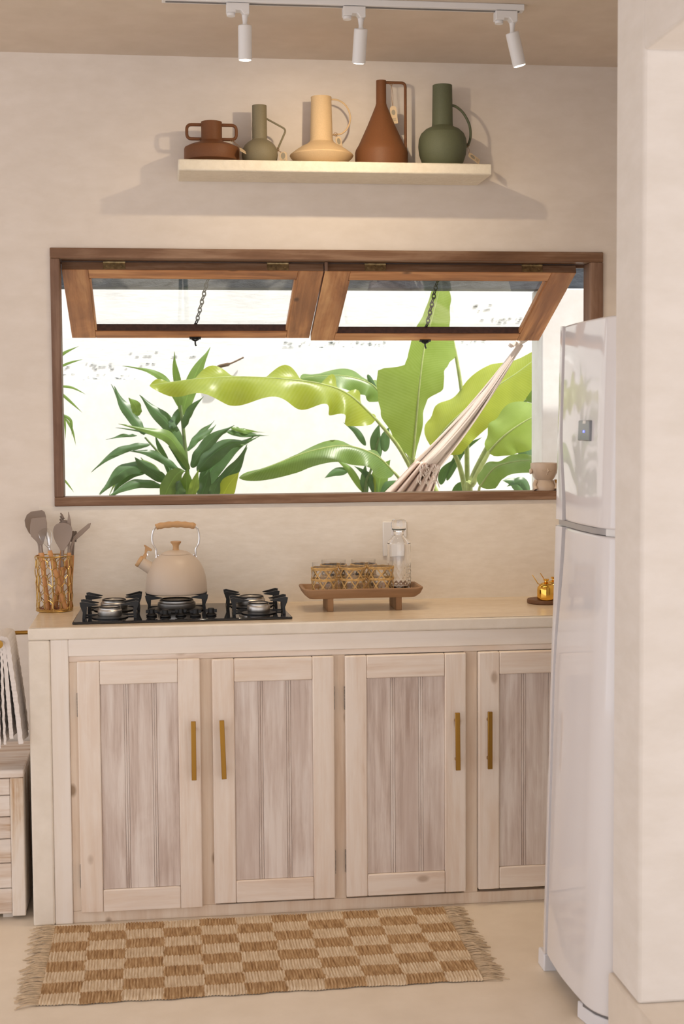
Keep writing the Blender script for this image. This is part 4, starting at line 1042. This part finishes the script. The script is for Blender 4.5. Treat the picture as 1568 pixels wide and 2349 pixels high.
# darker leaf behind it
leaf(ba, [at(880, 915, 1.5), at(850, 880, 1.5), at(790, 862, 1.5), at(735, 862, 1.5), at(688, 866, 1.5)], .060, 'l_mid', 'banana', (.1, -.7, .7), .45, .012, 1, 1, 8, 8, rib=.004)
stalk(ba, [ZQ(700, 1290, yb+.08), at(960, 1100, 1.45), at(915, 980, 1.5), at(878, 912, 1.5)], .012, .005)
# low arching leaf
leaf(ba, [at(905, 1085, 1.18), at(860, 1043, 1.14), at(790, 1022, 1.12), at(710, 1035, 1.10), at(630, 1065, 1.10), at(548, 1096, 1.10)], .062, 'l_mid', 'banana', (0, -.6, .8), .5, .016, 1.1, .55, 8, 9, rib=.004)
stalk(ba, [ZQ(620, 1300, 1.28), at(930, 1115, 1.22), at(903, 1083, 1.18)], .012, .005)
# right-hand leaves
bleaf(ba, [(655, 1010), (740, 900), (850, 800), (960, 720), (1080, 640), (1200, 545)], [1.34, 1.30, 1.28, 1.27, 1.27, 1.28], 270, 'l_lit', kind='banana', nrm=(-.2, -.8, .55), fold=.30, ruffle=.016, left=1.0, right=1.0, n=10, tex=9, rib=.006)
stalk(ba, [ZQ(720, 1320, yb), ZQ(640, 1120, 1.33), ZQ(658, 1006, 1.34)], .013, .007)
r2 = thing('banana_sucker', 'young banana plant with broad pale blades beside the masonry pillar', 'plant', (ZQ(900, 1300, 1.2).x, 1.2, .2))
bleaf(r2, [(930, 1035), (1000, 960), (1080, 900), (1160, 858), (1260, 840)], [1.16, 1.13, 1.12, 1.12, 1.13], 250, 'l_ban', kind='upright', nrm=(-.05, -.85, .5), fold=.30, ruffle=.012, n=10, tex=9, rib=.006)
stalk(r2, [(ZQ(900, 1300, 1.2).x, 1.2, .2), ZQ(840, 1300, 1.2), ZQ(860, 1180, 1.18), ZQ(935, 1030, 1.16)], .020, .008)
stalk(r2, [(ZQ(900, 1300, 1.2).x, 1.22, .2), ZQ(830, 1300, 1.22), ZQ(845, 1180, 1.22), ZQ(920, 1020, 1.24), ZQ(1020, 850, 1.28), ZQ(1110, 770, 1.3)], .016, .007)
bleaf(r2, [(1090, 780), (1130, 700), (1200, 620), (1280, 560)], [1.42, 1.40, 1.38, 1.38], 170, 'l_mid', kind='banana', nrm=(-.1, -.9, .4), fold=.2, ruffle=.01, n=8, tex=8, rib=.004)
stalk(ba, [ZQ(830, 1320, 1.36), ZQ(826, 1000, 1.38), ZQ(815, 850, 1.38), ZQ(795, 690, 1.38), ZQ(772, 555, 1.38), ZQ(755, 470, 1.38)], .012, .006)
stalk(ba, [ZQ(835, 1320, 1.33), ZQ(800, 1130, 1.33), ZQ(755, 1015, 1.33), ZQ(700, 900, 1.36)], .013, .007)
bleaf(r2, [(890, 1200), (960, 1110), (1050, 1080), (1160, 1070), (1260, 1075)], [1.05, 1.03, 1.02, 1.02, 1.03], 130, 'l_mid', kind='banana', nrm=(0, -.6, .8), fold=.35, ruffle=.008, n=8, tex=8, rib=.004)
stalk(r2, [ZQ(860, 1330, 1.1), ZQ(890, 1198, 1.05)], .010, .005)
for pts, w in (([(1110, 1240), (1060, 1180), (1000, 1170)], 60), ([(1130, 1230), (1090, 1170), (1020, 1200)], 50), ([(1140, 1080), (1110, 1010), (1080, 980)], 90), ([(760, 1260), (800, 1200), (830, 1180)], 60), ([(730, 1170), (800, 1030), (900, 960)], 40), ([(700, 1190), (720, 1120), (780, 1060)], 45), ([(1115, 850), (1105, 800), (1095, 770)], 50)):
    bleaf(r2, pts, [1.45]*3, w, 'l_dark', kind='lance', fold=.3)
# small cordyline between
p4 = ZQ(330, 1300, 1.5)
sc_ = thing('small_cordyline', 'small dark strap-leaved seedling growing beneath the arching banana leaves', 'plant', (p4.x, 1.5, .2))
stalk(sc_, [(p4.x, 1.5, .2), ZQ(330, 1300, 1.5), ZQ(360, 1120, 1.5), ZQ(400, 960, 1.5)], .008, .004, 'stem', 'stem')
for pts, w, mt in (([(335, 1000), (290, 930), (226, 888)], 34, 'l_dark'), ([(400, 1060), (385, 970), (402, 895)], 60, 'l_dark'), ([(430, 1030), (430, 960), (450, 910)], 50, 'l_dark'), ([(250, 1122), (190, 1128), (136, 1158)], 44, 'l_dark'), ([(325, 1225), (260, 1120), (190, 1066)], 38, 'l_mid'), ([(335, 1250), (330, 1160), (335, 1090)], 44, 'l_dark'), ([(380, 1235), (350, 1150), (280, 1100)], 40, 'l_dark'), ([(395, 1250), (410, 1140), (455, 1070)], 90, 'l_mid'), ([(400, 1250), (440, 1200), (500, 1170)], 60, 'l_dark'), ([(370, 1260), (380, 1200), (375, 1150)], 30, 'l_lit'), ([(345, 655), (370, 700), (400, 740)], 26, 'l_dark')):
    leaf(sc_, [ZQ(a, b, 1.5) for a, b in pts], wid(w, 1.5, K3), mt, 'lance', (random.uniform(-.2, .2), -1, .3), .3)

# ------------------------------------------------------------------ hammock
yh = .80
kn = ZQ(1085, 505, .74)
hm = thing('hammock', 'cream cotton hammock end strung down from the masonry pillar', 'hammock', kn)
rel = lambda p: tuple(Vector(p)-kn)
anc = Vector((1.866, .74, kn.z+.05))
MB().tube([rel(anc), rel(ZQ(1110, 492, .74)), rel(kn)], .006, 8).build('rope', 'cotton', hm)
MB().tube([rel(anc+Vector((-.014+.014*math.cos(t), 0, .014*math.sin(t)))) for t in [2*PI*k/12 for k in range(12)]], .003, 6, closed=True).build('hook', 'iron', hm)
kb = MB()
for k in range(5): kb.tube([rel(ZQ(1035+k*12, 520-k*5, .735-.01*(k % 2))), rel(ZQ(1045+k*13, 505-k*3, .73))], .009, 7)
kb.build('knot', 'cotton', hm)
E0, E1 = (575, 1075), (700, 1100)           # where the cords meet the cloth
sg = MB(); nS = 26
for k in range(nS):
    q = k/(nS-1); a = (1085+random.uniform(-14, 14), 512+random.uniform(-6, 8)); e = (E0[0]+(E1[0]-E0[0])*q, E0[1]+(E1[1]-E0[1])*q)
    ye = yh-.03+.10*math.sin(q*PI*3)*.5; sag = 16+random.uniform(-5, 5)+q*14
    pts = [ZQ(a[0]+(e[0]-a[0])*t+math.sin(PI*t)*sag*.2, a[1]+(e[1]-a[1])*t+math.sin(PI*t)*sag, .74+(ye-.74)*t) for t in (0, .25, .5, .75, 1)]
    sg.tube([rel(p) for p in spline(pts, 3)], .0036, 5)
sg.build('cords', 'cotton', hm)
# gathered cloth below the cords
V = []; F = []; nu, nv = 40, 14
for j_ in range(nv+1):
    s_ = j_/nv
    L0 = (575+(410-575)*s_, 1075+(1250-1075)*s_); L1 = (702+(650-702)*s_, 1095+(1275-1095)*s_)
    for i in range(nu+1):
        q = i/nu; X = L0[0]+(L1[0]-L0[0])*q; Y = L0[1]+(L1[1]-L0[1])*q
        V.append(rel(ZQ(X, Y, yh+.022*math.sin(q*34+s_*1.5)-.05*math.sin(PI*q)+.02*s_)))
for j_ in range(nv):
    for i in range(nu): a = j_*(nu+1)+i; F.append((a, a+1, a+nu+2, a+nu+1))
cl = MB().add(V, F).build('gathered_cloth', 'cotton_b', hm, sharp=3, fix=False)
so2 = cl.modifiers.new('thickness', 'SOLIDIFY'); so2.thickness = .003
lc = MB()
for k in range(46):
    q = random.random(); s_ = random.random()**1.5*.7
    X = 600+95*q-20*s_; Y = 1085+120*s_+10*q; L_ = random.uniform(15, 40)
    p0 = ZQ(X, Y, yh-.07); p1 = ZQ(X+random.uniform(-6, 8), Y+L_*.5, yh-.085); p2 = ZQ(X+random.uniform(-8, 14), Y+L_, yh-.075)
    lc.tube([rel(p0), rel(p1), rel(p2)], [.002, .0028, .0015], 5)
tag(lc.build('fringe', 'cotton', hm), 'knotted cotton fringe', kind='stuff')
